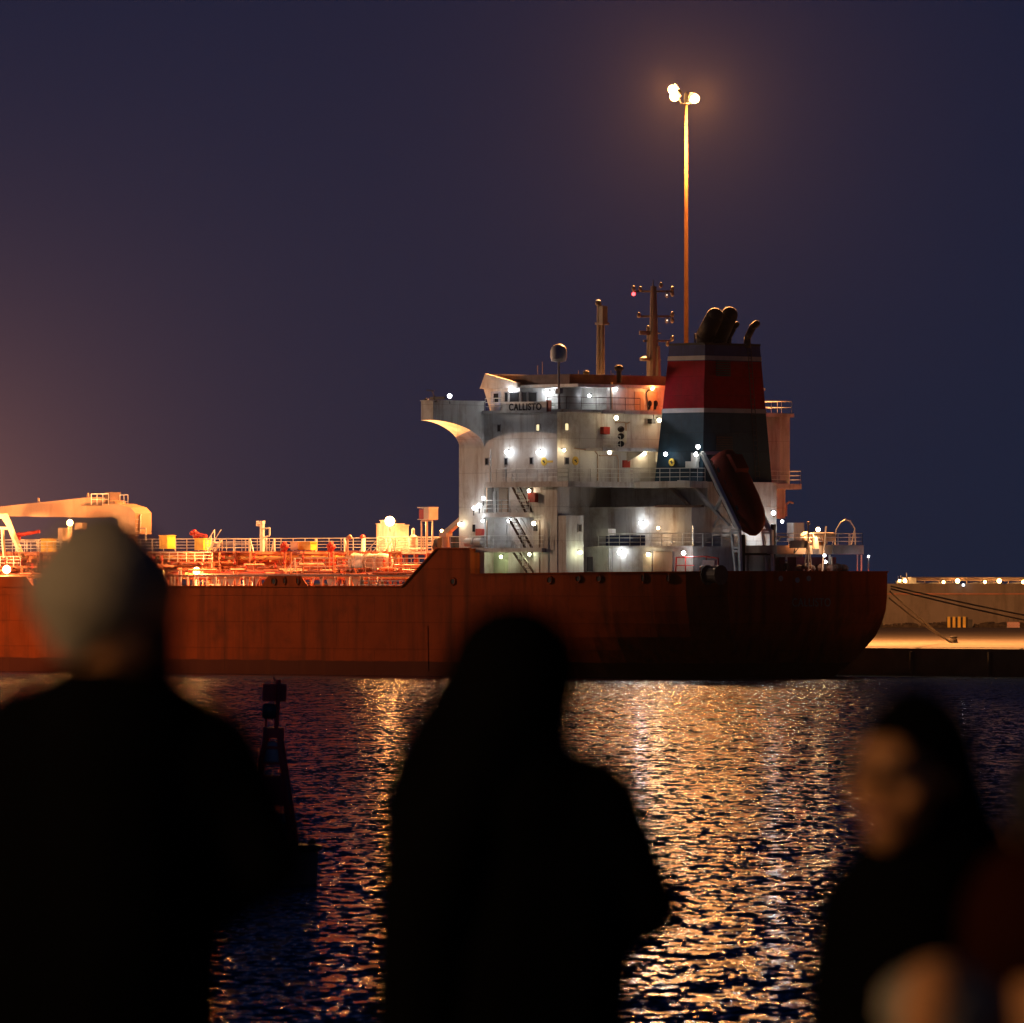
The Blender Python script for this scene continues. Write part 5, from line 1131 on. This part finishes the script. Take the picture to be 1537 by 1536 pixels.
# --- right figure: woman turned towards us, dark scarf, face in the glow
r, q, g = person(1365, 15.0, 'woman at right in a dark headscarf with her lit face turned left')
b = MB(); hd = q(1354, 1168); T_ = head(b, hd+Vector((0,-.02,0)), R(-32), .04, R(4), 1.0); b.capsule(q(1368,1225,.03), q(1372,1320,.05), .052, .06); b.capsule(q(1380,1350,.05), q(1385,1540,.05), .125, .125)
b.capsule(q(1290,1345,.05), q(1480,1345,.05), .066, .066); b.capsule(q(1285,1350,.05), q(1255,1500,.03), .05, .042); b.capsule(q(1255,1500,.03), q(1330,1560,-.16), .042, .03); hand(b, q(1334,1562,-.17), (.8,-.3,0), (0,1,0), -1)
b.capsule(q(1485,1350,.05), q(1520,1500,.05), .05, .042); b.capsule(q(1520,1500,.05), q(1440,1580,-.16), .042, .03); hand(b, q(1436,1582,-.17), (-.8,-.3,0), (0,1,0), 1); legs(b, 0, .05, 0, .09, .80); solid(b, 'body', skin, r, .008, 3)
c = MB()
for s_ in (-1, 1): c.ball(T_(.033*s_,-.094,.010), .019, 12, 8, (1.25,.5,.75), Matrix.Rotation(R(-32), 3, 'Z')); c.capsule(T_(.014*s_,-.106,.034), T_(.056*s_,-.088,.036), .008, .006, 8)
solid(c, 'eyes_brows_shade', hairm, r, .005, 1)  # eyes and brows, enlarged and dark to carry the shadow across the face
c = MB(); c.capsule(T_(-.022,-.098,-.064), T_(.022,-.098,-.064), .010, .010, 10); solid(c, 'lips', mat('lips', (.20,.05,.035), .5, var=.05), r, .005, 1)
c = MB(); c.capsule(q(1372,1310,.05), q(1378,1350,.05), .075, .15); c.capsule(q(1450,1275,.06), q(1535,1335,.06), .07, .085)
for x0, x1, y0, y1, ra, rb in ((1315,1305,1370,1560,.105,.12),(1460,1455,1370,1560,.12,.14),(1385,1385,1360,1560,.16,.17),(1385,1385,1560,1850,.19,.2)): c.capsule(q(x0,y0,.05), q(x1,y1,.05), ra, rb)
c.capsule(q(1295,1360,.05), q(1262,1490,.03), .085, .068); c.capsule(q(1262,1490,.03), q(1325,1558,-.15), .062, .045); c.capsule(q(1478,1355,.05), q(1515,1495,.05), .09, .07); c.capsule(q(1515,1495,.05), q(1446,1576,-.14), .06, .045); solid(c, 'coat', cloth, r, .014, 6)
c = MB(); c.ball(q(1382,1143,.035), .116, 20, 14, (.95,.95,1.0)); c.capsule(q(1318,1096,-.06), q(1350,1078,-.075), .030, .036); c.capsule(q(1350,1078,-.075), q(1405,1085,-.05), .036, .05); c.ball(q(1372,1098,-.02), .085, 16, 12); c.capsule(q(1345,1090,-.01), q(1310,1092,-.02), .035, .022); c.capsule(q(1400,1130,.03), q(1425,1230,.05), .082, .085); c.capsule(q(1425,1220,.05), q(1440,1310,.06), .085, .10); c.capsule(q(1385,1240,.06), q(1375,1310,.03), .06, .07); c.capsule(q(1440,1190,.06), q(1470,1290,.07), .05, .07); c.capsule(q(1350,1300,0), q(1440,1310,0), .06, .07)
solid(c, 'head_scarf', cloth, r, .011, 5)
c = MB(); legs(c, 0, .05, 0, .09, .78); solid(c, 'trousers', trous, r, .012, 2)
# --- child in a pale hat, nearest, at the bottom edge
r, q, g = person(1415, 13.4, 'child in a pale woolly hat at the bottom right edge')
b = MB(); hd = q(1412, 1545); T_ = head(b, hd, R(160), .05, 0, .92); b.capsule(hd+Vector((0,.01,-.08)), hd+Vector((0,.02,-.18)), .042, .05); z1 = hd.z-.22; b.capsule((0,.02,z1), (0,.02,z1-.28), .095, .09); b.capsule((-.10,.02,z1), (.10,.02,z1), .05, .05)
for s in (-1, 1): b.capsule((.11*s,.02,z1), (.16*s,.02,z1-.2), .038, .032); b.capsule((.16*s,.02,z1-.2), (.10*s,.16,z1-.27), .032, .024); hand(b, (.095*s,.17,z1-.275), (-.6*s,.6,0), (0,-.3,-1), -s)
for s in (-1, 1): b.capsule((.065*s,.02,z1-.30), (.07*s,.0,.26), .065, .045); b.capsule((.07*s,.0,.26), (.075*s,.02,.06), .043, .032); b.capsule((.075*s,.03,.035), (.085*s,.14,.03), .034, .026)
solid(b, 'body', skin, r, .009, 3)
c = MB(); c.ball(q(1412,1528,.01), .098, 20, 14, (.92,1.05,.98)); c.capsule(q(1370,1510,-.01), q(1455,1515,-.01), .058, .058); solid(c, 'woolly_hat', knit, r, .010, 4)
c = MB(); c.capsule((0,.02,z1+.02), (0,.02,z1-.35), .125, .14); 
for s in (-1, 1): c.capsule((.11*s,.02,z1), (.16*s,.02,z1-.2), .06, .05); c.capsule((.16*s,.02,z1-.2), (.105*s,.14,z1-.265), .05, .04); c.capsule((.065*s,.02,z1-.3), (.075*s,.02,.10), .08, .055)
solid(c, 'coat', cloth, r, .012, 4)
# --- adult in a dark red jacket cut by the right edge
r, q, g = person(1560, 14.2, 'person in a dark red jacket cut off by the right edge')
b = MB(); hd = q(1590, 1235); head(b, hd, R(150), .1, 0, 1.0); b.capsule(hd+Vector((0,.01,-.1)), q(1585,1345,.02), .05, .06); b.capsule(q(1580,1370,.02), q(1580,1600,.02), .13, .13); b.capsule(q(1510,1370,.02), q(1660,1370,.02), .07, .07)
b.capsule(q(1512,1370,.02), q(1480,1480,.0), .048, .04); b.capsule(q(1480,1480,.0), q(1500,1560,.2), .04, .03); hand(b, q(1502,1563,.21), (.3,.8,-.3), (0,0,-1), 1); b.capsule(q(1660,1370,.02), q(1690,1500,.0), .048, .04); b.capsule(q(1690,1500,.0), q(1640,1570,.2), .04, .03); hand(b, q(1638,1573,.21), (-.4,.8,-.2), (0,0,-1), -1); legs(b, .02, .02, 0, .1, .88); solid(b, 'body', skin, r, .010, 3)
c = MB(); c.capsule(q(1585,1330,.02), q(1580,1390,.02), .09, .16)
for x0, x1, y0, y1, ra, rb in ((1530,1530,1400,1620,.10,.12),(1630,1630,1400,1620,.12,.13)): c.capsule(q(x0,y0,.02), q(x1,y1,.02), ra, rb)
c.capsule(q(1518,1362,.0), q(1480,1475,.0), .075, .06); c.capsule(q(1480,1475,.0), q(1498,1552,.18), .058, .045); c.capsule(q(1655,1372,.02), q(1690,1500,.0), .08, .06); c.capsule(q(1690,1500,0), q(1645,1565,.18), .055, .045); solid(c, 'jacket', redc, r, .013, 5)
c = MB(); c.ball(hd+Vector((.0,-.015,.035)), .105, 16, 12, (.9,1,1)); solid(c, 'hair', hairm, r, .012, 4)
c = MB(); legs(c, .02, .02, 0, .1, .87); solid(c, 'trousers', trous, r, .012, 2)
# --- crew member on the poop deck of the tanker
pw_ = on_s(1180, 850, 1.9); wv = S2W(1.9, pw_.y, 8.2)
r = empty('person', wv, R(200), 'crew member in dark clothes with a pale helmet standing on the tanker stern', 'person')
b = MB(); head(b, (0,0,1.62), 0); b.capsule((0,.01,1.52), (0,.01,1.42), .05, .06); b.capsule((0,.01,1.38), (0,.01,1.0), .14, .13); b.capsule((-.17,0,1.38), (.17,0,1.38), .065, .065)
for s in (-1, 1): b.capsule((.19*s,0,1.37), (.23*s,0,1.08), .05, .042); b.capsule((.23*s,0,1.08), (.20*s,-.12,.86), .042, .03); hand(b, (.2*s,-.125,.85), (0,-.3,-1), (-s,0,0), s)
legs(b, 0, 0, 0, .1, .92); solid(b, 'body', mat('dark_overalls', (.03,.02,.02), .8), r, .014, 2)
b = MB(); b.ball((0,-.01,1.70), .135, 14, 10, (.9,1.05,.75)); solid(b, 'helmet', mat('mauve_helmet', (.34,.30,.44), .4), r, .014, 2)

# ---------------------------------------------------------------- promenade lamp to the left of the people, out of frame
r = empty('street_lamp', (-9.5, 9.0, NQ), 0, 'promenade street lamp with a warm globe to the left of the people', 'street lamp')
b = MB(); b.lathe([(.16,0),(.16,.3),(.08,.4),(.06,4.2),(.10,4.3)], (0,0,0), 12); b.build('pole', M['dark'], r, True)
b = MB(); b.ball((0,0,4.5), .2, 14, 10); b.build('lamp_globe', emit('street_lamp_globe', (1,.58,.25), 14), r, True)
point('lamp_light', (.0,0,4.5), (1,.60,.30), 14000, .22, r)
